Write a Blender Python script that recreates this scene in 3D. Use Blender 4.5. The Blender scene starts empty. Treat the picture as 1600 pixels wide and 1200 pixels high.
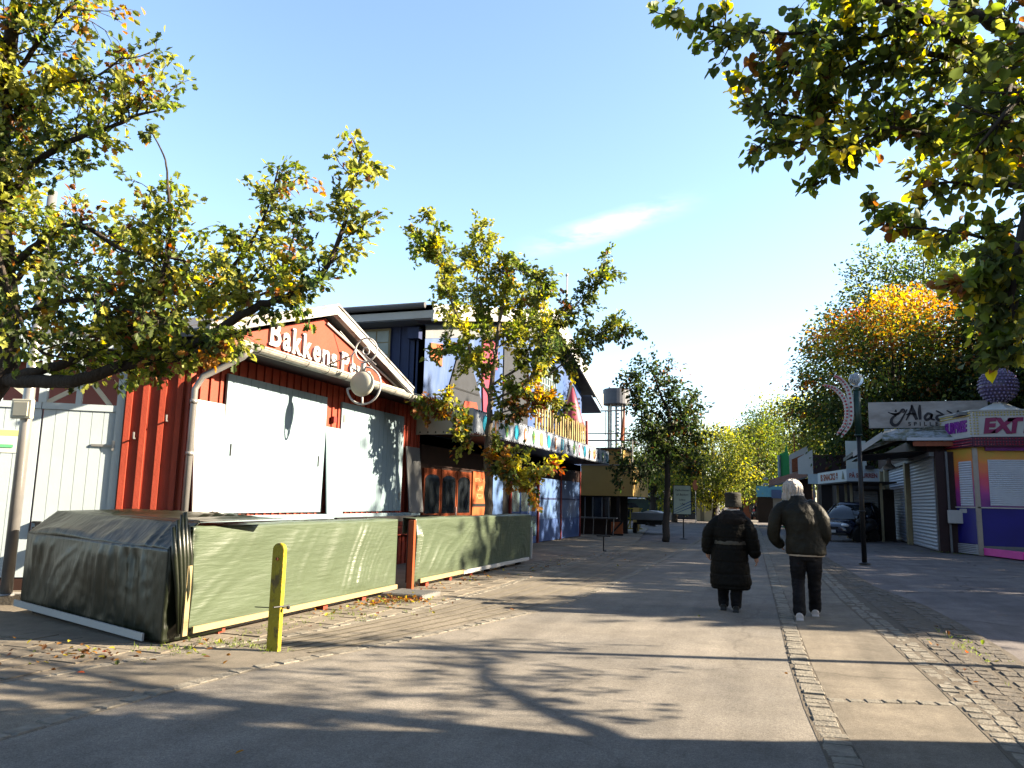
import bpy, bmesh, math, random
import numpy as np
from mathutils import Vector, Matrix, noise
R = math.radians
rnd = random.Random(7)
S = bpy.context.scene
COL = S.collection

# ---------------------------------------------------------------- camera
CAMH, FPX, YAW, PITCH, ROLL = 1.4, 1200.0, R(19), math.atan(181/1200), R(1.25)
f0 = Vector((-math.sin(YAW), math.cos(YAW), 0)); r0 = Vector((math.cos(YAW), math.sin(YAW), 0)); Z = Vector((0, 0, 1))
CF = f0*math.cos(PITCH) + Z*math.sin(PITCH); u0 = -f0*math.sin(PITCH) + Z*math.cos(PITCH)
CR = r0*math.cos(ROLL) + u0*math.sin(ROLL); CU = -r0*math.sin(ROLL) + u0*math.cos(ROLL)
cam = bpy.data.cameras.new('camera'); cam.lens = 27; cam.sensor_width = 36; cam.clip_end = 2000; cam.clip_start = .05
camo = bpy.data.objects.new('camera', cam); COL.objects.link(camo)
m = Matrix((CR, CU, -CF)).transposed().to_4x4(); m.translation = (0, 0, CAMH); camo.matrix_world = m
S.camera = camo
def at(x, y, D):
    'point at depth D (metres) for limb planning'
    return Vector((0, 0, CAMH)) + (CF + CR*((x-800)/FPX) + CU*((600-y)/FPX))*D

# ---------------------------------------------------------------- light
SUN_AZ, SUN_EL = R(74), R(25)
sdir = Vector((math.sin(SUN_AZ)*math.cos(SUN_EL), math.cos(SUN_AZ)*math.cos(SUN_EL), math.sin(SUN_EL)))
sun = bpy.data.lights.new('sun', 'SUN'); sun.energy = 5.0; sun.angle = R(.55); sun.color = (1, .85, .64)
so = bpy.data.objects.new('sun', sun); COL.objects.link(so); so.rotation_euler = sdir.to_track_quat('Z', 'Y').to_euler()
W = bpy.data.worlds.new('World'); S.world = W; W.use_nodes = True
nt = W.node_tree; bg = nt.nodes['Background']; sky = nt.nodes.new('ShaderNodeTexSky'); sky.sky_type = 'NISHITA'
sky.sun_disc = False; sky.sun_elevation = SUN_EL; sky.sun_rotation = SUN_AZ; sky.air_density = 1.0; sky.dust_density = .8; sky.ozone_density = 1.6
bg.inputs['Strength'].default_value = .055
# one thin cirrus wisp at a fixed place in the sky
tc = nt.nodes.new('ShaderNodeTexCoord'); mp = nt.nodes.new('ShaderNodeMapping'); mp.inputs['Scale'].default_value = (6, 6, 22)
mp.inputs['Rotation'].default_value = (.12, .16, 0)
nz = nt.nodes.new('ShaderNodeTexNoise'); nz.inputs['Scale'].default_value = 1.5; nz.inputs['Detail'].default_value = 8; nz.inputs['Roughness'].default_value = .6
rp = nt.nodes.new('ShaderNodeValToRGB'); rp.color_ramp.elements[0].position = .42; rp.color_ramp.elements[1].position = .75
mx = nt.nodes.new('ShaderNodeMixRGB'); mx.inputs['Color2'].default_value = (9, 9, 9.4, 1)
L = nt.links.new
L(tc.outputs['Generated'], mp.inputs['Vector']); L(mp.outputs['Vector'], nz.inputs['Vector']); L(nz.outputs['Fac'], rp.inputs['Fac'])
wd = (CF + CR*((945-800)/FPX) + CU*((600-355)/FPX)).normalized(); we1 = (CR*.96 + CU*.27).normalized(); we2 = (CU*.96 - CR*.27).normalized()
def dotn(v, off, w):
    a = nt.nodes.new('ShaderNodeVectorMath'); a.operation = 'DOT_PRODUCT'; L(tc.outputs['Generated'], a.inputs[0]); a.inputs[1].default_value = v
    b = nt.nodes.new('ShaderNodeMath'); b.operation = 'SUBTRACT'; L(a.outputs['Value'], b.inputs[0]); b.inputs[1].default_value = off
    c = nt.nodes.new('ShaderNodeMath'); c.operation = 'ABSOLUTE'; L(b.outputs[0], c.inputs[0])
    d = nt.nodes.new('ShaderNodeMapRange'); d.interpolation_type = 'SMOOTHSTEP'; d.inputs['From Min'].default_value = w; d.inputs['From Max'].default_value = 0; L(c.outputs[0], d.inputs['Value']); return d
m1, m2 = dotn(we1, wd.dot(we1), .14), dotn(we2, wd.dot(we2), .022)
q1 = nt.nodes.new('ShaderNodeMath'); q1.operation = 'MULTIPLY'; L(m1.outputs[0], q1.inputs[0]); L(m2.outputs[0], q1.inputs[1])
q2 = nt.nodes.new('ShaderNodeMath'); q2.operation = 'MULTIPLY'; L(rp.outputs['Color'], q2.inputs[0]); L(q1.outputs[0], q2.inputs[1])
q3 = nt.nodes.new('ShaderNodeMath'); q3.operation = 'MULTIPLY'; q3.inputs[1].default_value = .42; L(q2.outputs[0], q3.inputs[0]); L(q3.outputs[0], mx.inputs['Fac']); L(sky.outputs['Color'], mx.inputs['Color1']); L(mx.outputs['Color'], bg.inputs['Color'])
S.view_settings.view_transform = 'Standard'; S.view_settings.look = 'None'; S.view_settings.exposure = 3.0; S.view_settings.gamma = 1
S.render.engine = 'CYCLES'
S.cycles.max_bounces = 6; S.cycles.transparent_max_bounces = 6

# ---------------------------------------------------------------- materials
def mat(name, c, rough=.7, var=.15, scale=6, bump=0, bscale=None, metal=0, c2=None, fac=(.4, .62), stretch=None, coat=0, spec=None, detail=5, g=.5):
    c = [x*g for x in c]; c2 = [x*g for x in c2] if c2 else None
    m = bpy.data.materials.new(name); m.use_nodes = True; n = m.node_tree.nodes; l = m.node_tree.links.new
    b = n['Principled BSDF']; b.inputs['Roughness'].default_value = rough; b.inputs['Metallic'].default_value = metal
    if coat: b.inputs['Coat Weight'].default_value = coat
    b.inputs['Specular IOR Level'].default_value = .2 if spec is None else spec
    t = n.new('ShaderNodeTexCoord'); mp = n.new('ShaderNodeMapping'); l(t.outputs['Object'], mp.inputs['Vector'])
    if stretch: mp.inputs['Scale'].default_value = stretch
    z = n.new('ShaderNodeTexNoise'); z.inputs['Scale'].default_value = scale; z.inputs['Detail'].default_value = detail; z.inputs['Roughness'].default_value = .62
    l(mp.outputs['Vector'], z.inputs['Vector'])
    r = n.new('ShaderNodeValToRGB'); r.color_ramp.elements[0].position = fac[0] if c2 else .25; r.color_ramp.elements[1].position = fac[1] if c2 else .75
    a = [max(0, x*(1-var)) for x in c]; d = c2 if c2 else [min(1, x*(1+var)) for x in c]
    r.color_ramp.elements[0].color = (*(c if c2 else a), 1); r.color_ramp.elements[1].color = (*d, 1)
    l(z.outputs['Fac'], r.inputs['Fac'])
    out = r.outputs['Color']
    if c2:
        z2 = n.new('ShaderNodeTexNoise'); z2.inputs['Scale'].default_value = scale*5; z2.inputs['Detail'].default_value = 4; l(mp.outputs['Vector'], z2.inputs['Vector'])
        mm = n.new('ShaderNodeMixRGB'); mm.blend_type = 'MULTIPLY'; mm.inputs['Fac'].default_value = 1
        mr = n.new('ShaderNodeMapRange'); mr.inputs['To Min'].default_value = 1-var; mr.inputs['To Max'].default_value = 1+var
        l(z2.outputs['Fac'], mr.inputs['Value']); l(out, mm.inputs['Color1']); l(mr.outputs['Result'], mm.inputs['Color2']); out = mm.outputs['Color']
    l(out, b.inputs['Base Color'])
    if bump:
        zb = n.new('ShaderNodeTexNoise'); zb.inputs['Scale'].default_value = bscale or scale*6; zb.inputs['Detail'].default_value = 6; l(mp.outputs['Vector'], zb.inputs['Vector'])
        bb = n.new('ShaderNodeBump'); bb.inputs['Strength'].default_value = bump; bb.inputs['Distance'].default_value = .03; l(zb.outputs['Fac'], bb.inputs['Height']); l(bb.outputs['Normal'], b.inputs['Normal'])
    return m
def emit_free_glass(name, c=(.02, .025, .03), rough=.06):
    m = mat(name, c, rough, .3, 2, spec=.6); return m
def leafmat(name):
    m = bpy.data.materials.new(name); m.use_nodes = True; n = m.node_tree.nodes; l = m.node_tree.links.new
    b = n['Principled BSDF']; b.inputs['Roughness'].default_value = .5; b.inputs['Specular IOR Level'].default_value = .18
    at_ = n.new('ShaderNodeAttribute'); at_.attribute_name = 'tint'
    tr = n.new('ShaderNodeBsdfTranslucent'); mx = n.new('ShaderNodeMixShader'); mx.inputs['Fac'].default_value = .5
    hs = n.new('ShaderNodeHueSaturation'); hs.inputs['Value'].default_value = 1.5; hs.inputs['Saturation'].default_value = 1.15
    l(at_.outputs['Color'], b.inputs['Base Color']); l(at_.outputs['Color'], hs.inputs['Color']); l(hs.outputs['Color'], tr.inputs['Color'])
    l(b.outputs['BSDF'], mx.inputs[1]); l(tr.outputs['BSDF'], mx.inputs[2]); l(mx.outputs['Shader'], n['Material Output'].inputs['Surface'])
    return m
def asphalt(name, c, warm, patch=.35, crack=.5):
    m = bpy.data.materials.new(name); m.use_nodes = True; n = m.node_tree.nodes; l = m.node_tree.links.new; b = n['Principled BSDF']
    b.inputs['Roughness'].default_value = .92; b.inputs['Specular IOR Level'].default_value = .12
    t = n.new('ShaderNodeTexCoord')
    def nz_(scale, det, st=None):
        z = n.new('ShaderNodeTexNoise'); z.inputs['Scale'].default_value = scale; z.inputs['Detail'].default_value = det; z.inputs['Roughness'].default_value = .65
        if st:
            q = n.new('ShaderNodeMapping'); q.inputs['Scale'].default_value = st; l(t.outputs['Object'], q.inputs['Vector']); l(q.outputs['Vector'], z.inputs['Vector'])
        else: l(t.outputs['Object'], z.inputs['Vector'])
        return z.outputs['Fac']
    def mr(v, a, b_, c_, d): q = n.new('ShaderNodeMapRange'); l(v, q.inputs['Value']); [setattr(q.inputs[k], 'default_value', x) for k, x in (('From Min', a), ('From Max', b_), ('To Min', c_), ('To Max', d))]; return q.outputs['Result']
    def mul(a, b_): q = n.new('ShaderNodeMath'); q.operation = 'MULTIPLY'; l(a, q.inputs[0]); l(b_, q.inputs[1]); return q.outputs[0]
    r = n.new('ShaderNodeMixRGB'); r.inputs['Color1'].default_value = (*c, 1); r.inputs['Color2'].default_value = (*warm, 1); l(mr(nz_(.45, 6), .36, .66, 0, 1), r.inputs['Fac'])
    f = mul(mr(nz_(1.7, 5), .3, .7, 1-patch*.6, 1+patch*.5), mr(nz_(2.2, 3, (1.6, .09, 1)), .3, .7, .86, 1.12))
    f = mul(f, mr(nz_(140, 2), .35, .68, .72, 1.38)); f = mul(f, mr(nz_(38, 3), .35, .7, .88, 1.14)); f = mul(f, mr(nz_(7, 4), .62, .75, 1, .74))
    v = n.new('ShaderNodeTexVoronoi'); v.feature = 'DISTANCE_TO_EDGE'; v.inputs['Scale'].default_value = .23
    dz = n.new('ShaderNodeTexNoise'); dz.inputs['Scale'].default_value = 1.6; dz.inputs['Detail'].default_value = 6; l(t.outputs['Object'], dz.inputs['Vector'])
    va = n.new('ShaderNodeMixRGB'); va.blend_type = 'ADD'; va.inputs['Fac'].default_value = .7; l(t.outputs['Object'], va.inputs['Color1']); l(dz.outputs['Color'], va.inputs['Color2']); l(va.outputs['Color'], v.inputs['Vector'])
    f = mul(f, mr(v.outputs['Distance'], .0, .007, 1-crack, 1))
    mm = n.new('ShaderNodeMixRGB'); mm.blend_type = 'MULTIPLY'; mm.inputs['Fac'].default_value = 1; l(r.outputs['Color'], mm.inputs['Color1']); l(f, mm.inputs['Color2']); l(mm.outputs['Color'], b.inputs['Base Color'])
    bb = n.new('ShaderNodeBump'); bb.inputs['Strength'].default_value = .5; bb.inputs['Distance'].default_value = .006; l(nz_(120, 3), bb.inputs['Height']); l(bb.outputs['Normal'], b.inputs['Normal'])
    return m
M = {}
M['asphalt'] = asphalt('asphalt', (.088, .081, .072), (.130, .116, .097), .35, .22)
M['asphalt2'] = asphalt('asphalt side', (.084, .074, .060), (.124, .107, .084), .5, .3)
M['plaza'] = asphalt('plaza asphalt', (.072, .065, .066), (.105, .093, .088), .5, .6)
M['pave'] = mat('paving slabs', (0.166, 0.139, 0.106), .9, .25, 1.2, .3, 30, c2=(0.238, 0.205, 0.158))
M['joint'] = mat('sandy joint', (0.210, 0.182, 0.133), .95, .3, 6, .3, 40)
M['sett'] = mat('granite setts', (0.186, 0.167, 0.136), .85, .3, 9, .5, 60, c2=(0.260, 0.236, 0.192))
M['red'] = mat('red painted boards', (0.360, 0.057, 0.029), .55, .14, 2.5, .12, 30)
M['redd'] = mat('dark red paint', (.22, .03, .025), .5, .15, 3)
M['pale'] = mat('pale blue painted boards', (0.249, 0.335, 0.371), .55, .06, 3, .05, 40)
M['white'] = mat('white paint', (0.546, 0.539, 0.518), .5, .06, 4)
M['wpeel'] = mat('peeling white paint', (0.456, 0.444, 0.414), .6, .06, 5, c2=(0.252, 0.228, 0.204), fac=(.54, .6), bump=.2)
M['gut'] = mat('weathered gutter metal', (.50, .49, .43), .45, .15, 7, metal=.3, c2=(.34, .33, .29))
M['cream'] = mat('cream sign enamel', (0.576, 0.552, 0.440), .4, .06, 5)
M['steel'] = mat('galvanised steel', (0.375, 0.360, 0.345), .38, .15, 4, metal=.55)
M['grey'] = mat('grey felt roof', (.13, .13, .14), .8, .2, 3, .2)
M['greyb'] = mat('grey board', (0.180, 0.186, 0.192), .5, .15, 3)
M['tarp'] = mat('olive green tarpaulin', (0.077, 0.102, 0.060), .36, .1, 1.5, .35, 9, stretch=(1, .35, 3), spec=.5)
M['tarp_shade'] = mat('olive tarpaulin toned for shade', (0.011, 0.015, 0.006), .34, .25, 2, .35, 5, stretch=(2.2, 1, .5), spec=.35)  # darkened copy of the olive tarp, shade put into its colour
M['batten'] = mat('raw pine batten', (.36, .27, .13), .7, .12, 4, .1, 30, stretch=(6, 1, 6))
M['navy'] = mat('navy blue boards', (0.023, 0.038, 0.111), .6, .2, 3, .1)
M['blue'] = mat('mid blue panels', (0.065, 0.119, 0.297), .45, .12, 2)
M['bluel'] = mat('light blue panels', (0.109, 0.188, 0.372), .4, .1, 2)
M['mural'] = mat('painted sky mural', (0.047, 0.093, 0.251), .5, .06, 1.1, c2=(0.123, 0.173, 0.296), fac=(.42, .68), stretch=(1, 1, .4))
M['orange'] = mat('orange paint', (0.434, 0.119, 0.042), .5, .15, 4)
M['wood'] = mat('orange brown wood', (.30, .07, .025), .4, .25, 4, stretch=(3, 3, .6))
M['woodd'] = mat('dark stained wood', (0.035, 0.015, 0.010), .6, .3, 4)
M['pink'] = mat('pink paint', (0.310, 0.045, 0.080), .5, .15, 4)
M['slate'] = mat('dark slate paint', (0.032, 0.035, 0.042), .6, .2, 4)
M['teal'] = mat('pale teal lattice', (0.216, 0.336, 0.348), .5, .1, 4)
M['gatep'] = mat('pale blue gate boards', (.50, .58, .61), .6, .05, 3, .05, 40)
M['softp'] = mat('blue grey soffit boards', (.20, .24, .30), .6, .1, 3)
M['sett2'] = mat('worn dark granite setts', (0.100, 0.088, 0.073), .9, .35, 7, .5, 50, c2=(0.160, 0.138, 0.111))
M['bed'] = mat('sandy sett bedding', (.12, .10, .075), .95, .3, 14, .4, 60)
M['slate2'] = mat('slate grey steel', (0.110, 0.116, 0.139), .5, .2, 4)
M['fasc_shade'] = mat('white fascia toned for shade', (.34, .38, .44), .5, .06, 3)  # white boards greyed towards blue, tree shade put into the colour
M['kshut'] = mat('white kiosk shutters', (.66, .70, .78), .5, .08, 3)
M['black'] = mat('black paint', (.012, .012, .013), .5, .2, 4)
M['dark'] = mat('dark recess paint', (.022, .016, .015), .8, .2, 2)
M['maroon'] = mat('maroon boards', (0.030, 0.011, 0.013), .6, .2, 3)
M['ochre'] = mat('ochre painted board', (0.535, 0.345, 0.102), .6, .1, 1.5)
M['bamboo'] = mat('yellow brown pickets', (.33, .25, .10), .7, .3, 5, .2)
M['yellow'] = mat('yellow paint worn', (.40, .31, .014), .6, .25, 9, c2=(.16, .11, .03), fac=(.52, .60), bump=.3, stretch=(1, 1, .6))
M['bark'] = mat('bark', (.055, .042, .032), .9, .3, 8, .9, 14, stretch=(3, 3, .6))
M['barkl'] = mat('grey brown bark', (.13, .10, .07), .9, .3, 9, .9, 14, stretch=(3, 3, .6), c2=(.22, .19, .15))
M['leaf'] = leafmat('leaves')
M['green'] = mat('bright green paint', (.03, .36, .10), .5, .12, 3)
M['dgreen'] = mat('dark green pole paint', (.015, .045, .035), .35, .2, 5)
M['rust'] = mat('rusty red', (.30, .09, .04), .8, .3, 6)
M['shut'] = mat('roller shutter metal', (0.490, 0.527, 0.602), .42, .08, 3, metal=.3)
M['cremepost'] = mat('cream posts', (0.294, 0.252, 0.154), .6, .12, 4)
M['concrete'] = mat('grey concrete', (.34, .33, .31), .9, .15, 2, .2)
M['glass'] = emit_free_glass('dark window glass')
M['bulbr'] = mat('red bulbs', (.40, .02, .05), .15, .2, 4, coat=.8)
M['bulby'] = mat('yellow bulbs', (.55, .45, .12), .2, .2, 4, coat=.8)
M['signw'] = mat('weathered whitewashed boards', (0.452, 0.416, 0.393), .8, .1, 1.3, c2=(0.321, 0.286, 0.262), stretch=(1, 1, 3))
M['purple'] = mat('purple paint', (.20, .03, .26), .35, .15, 3)
M['magenta'] = mat('magenta paint', (0.840, 0.070, 0.448), .4, .1, 3)
M['litter'] = mat('fallen leaves', (.42, .19, .05), .8, .6, 30)
M['weed'] = mat('weeds', (.12, .19, .04), .7, .4, 20)
M['rubber'] = mat('rubber', (.015, .015, .015), .7, .2, 5)

# ---------------------------------------------------------------- mesh helpers
class MB:
    def __init__(s): s.v = []; s.f = []
    def add(s, vs, fs):
        o = len(s.v); s.v += [tuple(v) for v in vs]; s.f += [tuple(i+o for i in f) for f in fs]; return s
    def box(s, a, b, M_=None):
        x0, y0, z0 = a; x1, y1, z1 = b
        vs = [(x, y, z) for x in (x0, x1) for y in (y0, y1) for z in (z0, z1)]
        if M_: vs = [M_ @ Vector(v) for v in vs]
        return s.add(vs, [(0, 1, 3, 2), (4, 6, 7, 5), (0, 4, 5, 1), (2, 3, 7, 6), (0, 2, 6, 4), (1, 5, 7, 3)])
    def tube(s, pts, r, n=8, cap=True):
        pts = [Vector(p) for p in pts]; k = len(pts)
        rs = r if hasattr(r, '__len__') else [r]*k
        vs = []; up = None
        for i, p in enumerate(pts):
            t = (pts[min(i+1, k-1)] - pts[max(i-1, 0)]).normalized()
            if up is None: up = t.orthogonal().normalized()
            else: up = (up - t*up.dot(t)); up = up.normalized() if up.length > 1e-5 else t.orthogonal().normalized()
            w = t.cross(up)
            for j in range(n):
                a = 2*math.pi*j/n; vs.append(p + (up*math.cos(a) + w*math.sin(a))*rs[i])
        fs = [(i*n+j, i*n+(j+1) % n, (i+1)*n+(j+1) % n, (i+1)*n+j) for i in range(k-1) for j in range(n)]
        if cap: fs += [tuple(range(n))[::-1], tuple(range((k-1)*n, k*n))]
        return s.add(vs, fs)
    def lathe(s, c, prof, n=20, axis=None):
        'profile of (r, z) about vertical axis at c'
        vs = []; k = len(prof)
        for r_, z in prof:
            for j in range(n):
                a = 2*math.pi*j/n; vs.append(Vector((c[0]+r_*math.cos(a), c[1]+r_*math.sin(a), c[2]+z)))
        fs = [(i*n+j, i*n+(j+1) % n, (i+1)*n+(j+1) % n, (i+1)*n+j) for i in range(k-1) for j in range(n)]
        fs += [tuple(range(n))[::-1], tuple(range((k-1)*n, k*n))]
        return s.add(vs, fs)
    def ball(s, c, r, n=12, sc=(1, 1, 1)):
        vs = []; k = max(5, n//2+1)
        for i in range(k+1):
            th = math.pi*i/k
            for j in range(n):
                a = 2*math.pi*j/n; vs.append((c[0]+r*sc[0]*math.sin(th)*math.cos(a), c[1]+r*sc[1]*math.sin(th)*math.sin(a), c[2]-r*sc[2]*math.cos(th)))
        fs = [(i*n+j, i*n+(j+1) % n, (i+1)*n+(j+1) % n, (i+1)*n+j) for i in range(k) for j in range(n)]
        return s.add(vs, fs)
    def prism(s, poly, d):
        'closed polygon (3d points) pushed along vector d'
        d = Vector(d); p = [Vector(q) for q in poly]; n = len(p)
        return s.add(p + [q+d for q in p], [tuple(range(n))[::-1], tuple(range(n, 2*n))] + [(i, (i+1) % n, (i+1) % n+n, i+n) for i in range(n)])
    def mesh(s, name):
        me = bpy.data.meshes.new(name); me.from_pydata(s.v, [], s.f)
        bm = bmesh.new(); bm.from_mesh(me); bmesh.ops.recalc_face_normals(bm, faces=bm.faces); bm.to_mesh(me); bm.free(); return me
def ob(name, mb, m, parent=None, smooth=False, bevel=0, M_=None):
    me = mb.mesh(name) if isinstance(mb, MB) else mb
    if M_ is not None: me.transform(M_)
    if m is not None and not me.materials: me.materials.append(M[m] if isinstance(m, str) else m)
    if smooth: me.polygons.foreach_set('use_smooth', [True]*len(me.polygons))
    o = bpy.data.objects.new(name, me); COL.objects.link(o)
    if parent: par(o, parent)
    if bevel:
        b = o.modifiers.new('bevel', 'BEVEL'); b.width = bevel; b.segments = 2; b.limit_method = 'ANGLE'
    return o
ORG = {}
def par(o, p):
    o.parent = p
    loc = ORG.get(p.name)
    if loc is not None: o.matrix_parent_inverse = Matrix.Translation(-loc)
def thing(name, label, cat, loc=(0, 0, 0), group=None):
    o = bpy.data.objects.new(name, None); COL.objects.link(o); o.location = loc; o.empty_display_size = .2
    ORG[o.name] = Vector(loc); tag(o, label, cat, group); return o
def tag(o, label, cat, group=None):
    o['label'] = label; o['category'] = cat
    if group: o['group'] = group
    return o
def struct(name, mb, m, **k):
    o = ob(name, mb, m, **k); o['kind'] = 'structure'; return o
def copy_thing(root, delta, label, rz=0):
    def cp(o, p):
        c = o.copy(); COL.objects.link(c)
        if p: c.parent = p
        for ch in [x for x in bpy.data.objects if x.parent == o]: cp(ch, c)
        return c
    c = cp(root, None); c.location = Vector(root.location) + Vector(delta); c.rotation_euler.z += rz; c['label'] = label; return c
def text(body, size, ext=.01, offset=0, shear=0, space=1, align='CENTER'):
    cu = bpy.data.curves.new('lettering', 'FONT'); cu.body = body; cu.size = size; cu.extrude = ext; cu.offset = offset; cu.shear = shear; cu.space_character = space
    cu.align_x = align; cu.align_y = 'BOTTOM_BASELINE'
    o = bpy.data.objects.new('lettering', cu); COL.objects.link(o)
    bpy.context.view_layer.update()
    me = bpy.data.meshes.new_from_object(o.evaluated_get(bpy.context.evaluated_depsgraph_get())); me.materials.clear()
    bpy.data.objects.remove(o); return me
def frame(o, x, y):
    'matrix with local x,y axes and z = x cross y at origin o'
    x = Vector(x).normalized(); y = Vector(y).normalized(); z = x.cross(y)
    m = Matrix((x, y, z)).transposed().to_4x4(); m.translation = o; return m
# facing frames: text on a wall whose normal is +X reads along +Y ; wall facing -Y reads along +X
def onX(x, y, z): return frame((x, y, z), (0, 1, 0), (0, 0, 1))
def onYm(x, y, z): return frame((x, y, z), (1, 0, 0), (0, 0, 1))

# ---------------------------------------------------------------- ground
struct('ground', MB().add([(-300, -60, -.02), (300, -60, -.02), (300, 500, -.02), (-300, 500, -.02)], [(0, 1, 2, 3)]), 'plaza')
def sheet(name, poly, z, m): return struct(name, MB().prism([(x, y, z-.015) for x, y in poly], (0, 0, .015)), m)
LE = [(-4.6, -8), (-4.2, 2.5), (-4.1, 4.4), (-4.0, 5.4), (-3.66, 6.47), (-3.21, 8.19), (-2.79, 10.12), (-2.65, 13.2), (-2.66, 18.7), (-2.75, 28), (-3.2, 45), (-5, 90)]
B1 = [(.35, -8), (.27, 3.5), (.22, 4.9), (.14, 6), (.07, 7.5), (-.03, 10.9), (-.21, 16.6), (-.49, 25.9), (-.85, 38), (-1.3, 52), (-2, 90)]
sheet('road', LE + B1[::-1], .004, 'asphalt')
B2 = [(1.37, -8), (1.36, 4), (1.35, 5.6), (1.31, 7.1), (1.2, 9.7), (1.02, 12.9), (.9, 17.3), (.7, 26), (.4, 40)]
B1R = [(x+.19, y) for x, y in B1[:-2]]
sheet('footpath', B1R + B2[::-1], .008, 'asphalt2')
PAV = [(-14, -6), (-14, 45), (-7, 45), (-4.9, 29), (-4.6, 24), (-4.44, 15.6), (-4.3, 12), (-4.35, 9), (-4.7, 6.9), (-5.2, 5.3), (-5.5, 3.5), (-6, -6)]
sheet('pavement', PAV, .010, 'pave')
E1 = [(-6, -6), (-5.5, 3.5), (-5.2, 5.3), (-4.7, 6.9), (-4.35, 9), (-4.3, 12), (-4.44, 15.6), (-4.6, 24), (-4.9, 29)]
sheet('gutter_strip', E1 + [(-2.75, 28), (-2.66, 18.7), (-2.65, 13.2), (-2.79, 10.12), (-3.21, 8.19), (-3.66, 6.47), (-4.0, 5.4), (-4.1, 4.4), (-4.2, 2.5), (-4.6, -6)], .006, 'asphalt2')
def lerp_poly(P, s):
    d = 0
    for a, b in zip(P, P[1:]):
        a = Vector(a[:2]); b = Vector(b[:2]); l = (b-a).length; t = (b-a)/l
        if d + l >= s: return a + t*(s-d), t
        d += l
    return Vector(P[-1][:2]), t
def setts(name, P, offs, step, size, s0, s1, m='sett', h=.013, jit=.012, z=.0):
    mb = MB(); s = s0
    while s < s1:
        for off in offs:
            p, t = lerp_poly(P, s + rnd.uniform(-jit, jit)); nrm = Vector((t.y, -t.x)); p = p + nrm*(off + rnd.uniform(-jit, jit))
            a = size[0]*rnd.uniform(.82, 1.0)/2; b = size[1]*rnd.uniform(.86, 1.0)/2; hh = h + rnd.uniform(-.004, .004); q = rnd.uniform(-.06, .06)
            t2 = Vector((t.x*math.cos(q)-t.y*math.sin(q), t.x*math.sin(q)+t.y*math.cos(q))); n2 = Vector((t2.y, -t2.x))
            base = [p + t2*i*a + n2*j*b for i, j in ((-1, -1), (1, -1), (1, 1), (-1, 1))]
            top = [p + t2*i*a*.9 + n2*j*b*.9 for i, j in ((-1, -1), (1, -1), (1, 1), (-1, 1))]
            tz = [rnd.uniform(-.004, .004) for _ in range(4)]
            mb.add([(v.x, v.y, z) for v in base] + [(v.x, v.y, z+hh*.6) for v in base] + [(v.x, v.y, z+hh+tz[i]) for i, v in enumerate(top)],
                   [(0, 1, 5, 4), (1, 2, 6, 5), (2, 3, 7, 6), (3, 0, 4, 7), (4, 5, 9, 8), (5, 6, 10, 9), (6, 7, 11, 10), (7, 4, 8, 11), (8, 9, 10, 11)])
        s += step
    return struct(name, mb, m)
setts('sett_kerb', B1, [.1], .125, (.12, .17), 9, 62)
setts('sett_kerb_edge', B2, [-.07, .06], .15, (.14, .12), 9, 50)
G3 = [(1.62, -2), (1.62, 4), (1.62, 6.2), (1.6, 8), (1.56, 10.2), (1.42, 12.9), (1.3, 15.5), (1.1, 21), (.95, 26)]
G4 = [(1.83, 2), (1.86, 7.4), (1.93, 9), (1.9, 11), (1.8, 12.9), (1.4, 15.6), (1.2, 21), (1.05, 27)]
bed = lambda P, a, b, z: sheet('sett_bed', [(x+a, y) for x, y in P] + [(x+b, y) for x, y in P][::-1], z, 'bed')
bed(B1[:-1], .0, .2, .0065); sheet('sett_bed', B2[:-1] + [(x+.22, y) for x, y in G4[:-1]][::-1], .0042, 'bed'); bed(B2, -.15, .13, .0105); bed(G3, -.17, .14, .007); bed(G4[:-1], -.12, .2, .0055)
setts('sett_gutter', G3, [-.09, .05], .16, (.15, .13), 3, 28, 'sett2', h=.011)
setts('sett_border', G4, [-.03, .1], .22, (.2, .13), 0, 24, 'sett2', h=.012, jit=.02)
setts('sett_crossing', [(.36, 6.32), (1.3, 6.6)], [0], .125, (.12, .1), 0.02, .96, h=.016)
setts('sett_left_edge', LE, [-.08], .2, (.19, .13), 7, 44, h=.012)
setts('sett_pavement_edge', E1, [.03], .2, (.19, .11), 6, 34, h=.012)
# long concrete strips set in the gutter zone
mb = MB()
for k in range(5):
    fr = (k+.6)/5.4
    pa = []
    for i in range(40):
        y = 6.2 + i*.55
        def X(P):
            for a, b in zip(P, P[1:]):
                if a[1] <= y <= b[1]: return a[0] + (b[0]-a[0])*(y-a[1])/(b[1]-a[1])
        xa, xb = X(E1), X(LE); pa.append((xa + (xb-xa)*(.10+fr*.8), y))
    for (x0, y0), (x1, y1) in zip(pa, pa[1:]):
        w = .022; mb.add([(x0-w, y0, .0125), (x0+w, y0, .0125), (x1+w, y1, .0125), (x1-w, y1, .0125)], [(0, 1, 2, 3)])
struct('paving_joint', mb, 'joint')
# slab paving between gutter strip and the covered fence: individual slightly uneven slabs
mb = MB(); y = -1.0
while y < 20:
    x = -5.32 if y > 5.8 else -9.0
    while x < -4.3:
        def XE(P):
            for a, b in zip(P, P[1:]):
                if a[1] <= y <= b[1]: return a[0] + (b[0]-a[0])*(y-a[1])/(b[1]-a[1])
            return -4.6
        if x + .22 < XE(E1) - .03:
            sw = .24 if y > 5.8 else .30; g = .008; hz = .018 + rnd.uniform(-.004, .005)
            mb.box((x+g, y+g, .005), (x+sw-g, y+sw-g, hz))
        x += .24 if y > 5.8 else .30
    y += .24 if y > 5.8 else .30
struct('paving_slab', mb, 'pave')
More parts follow.
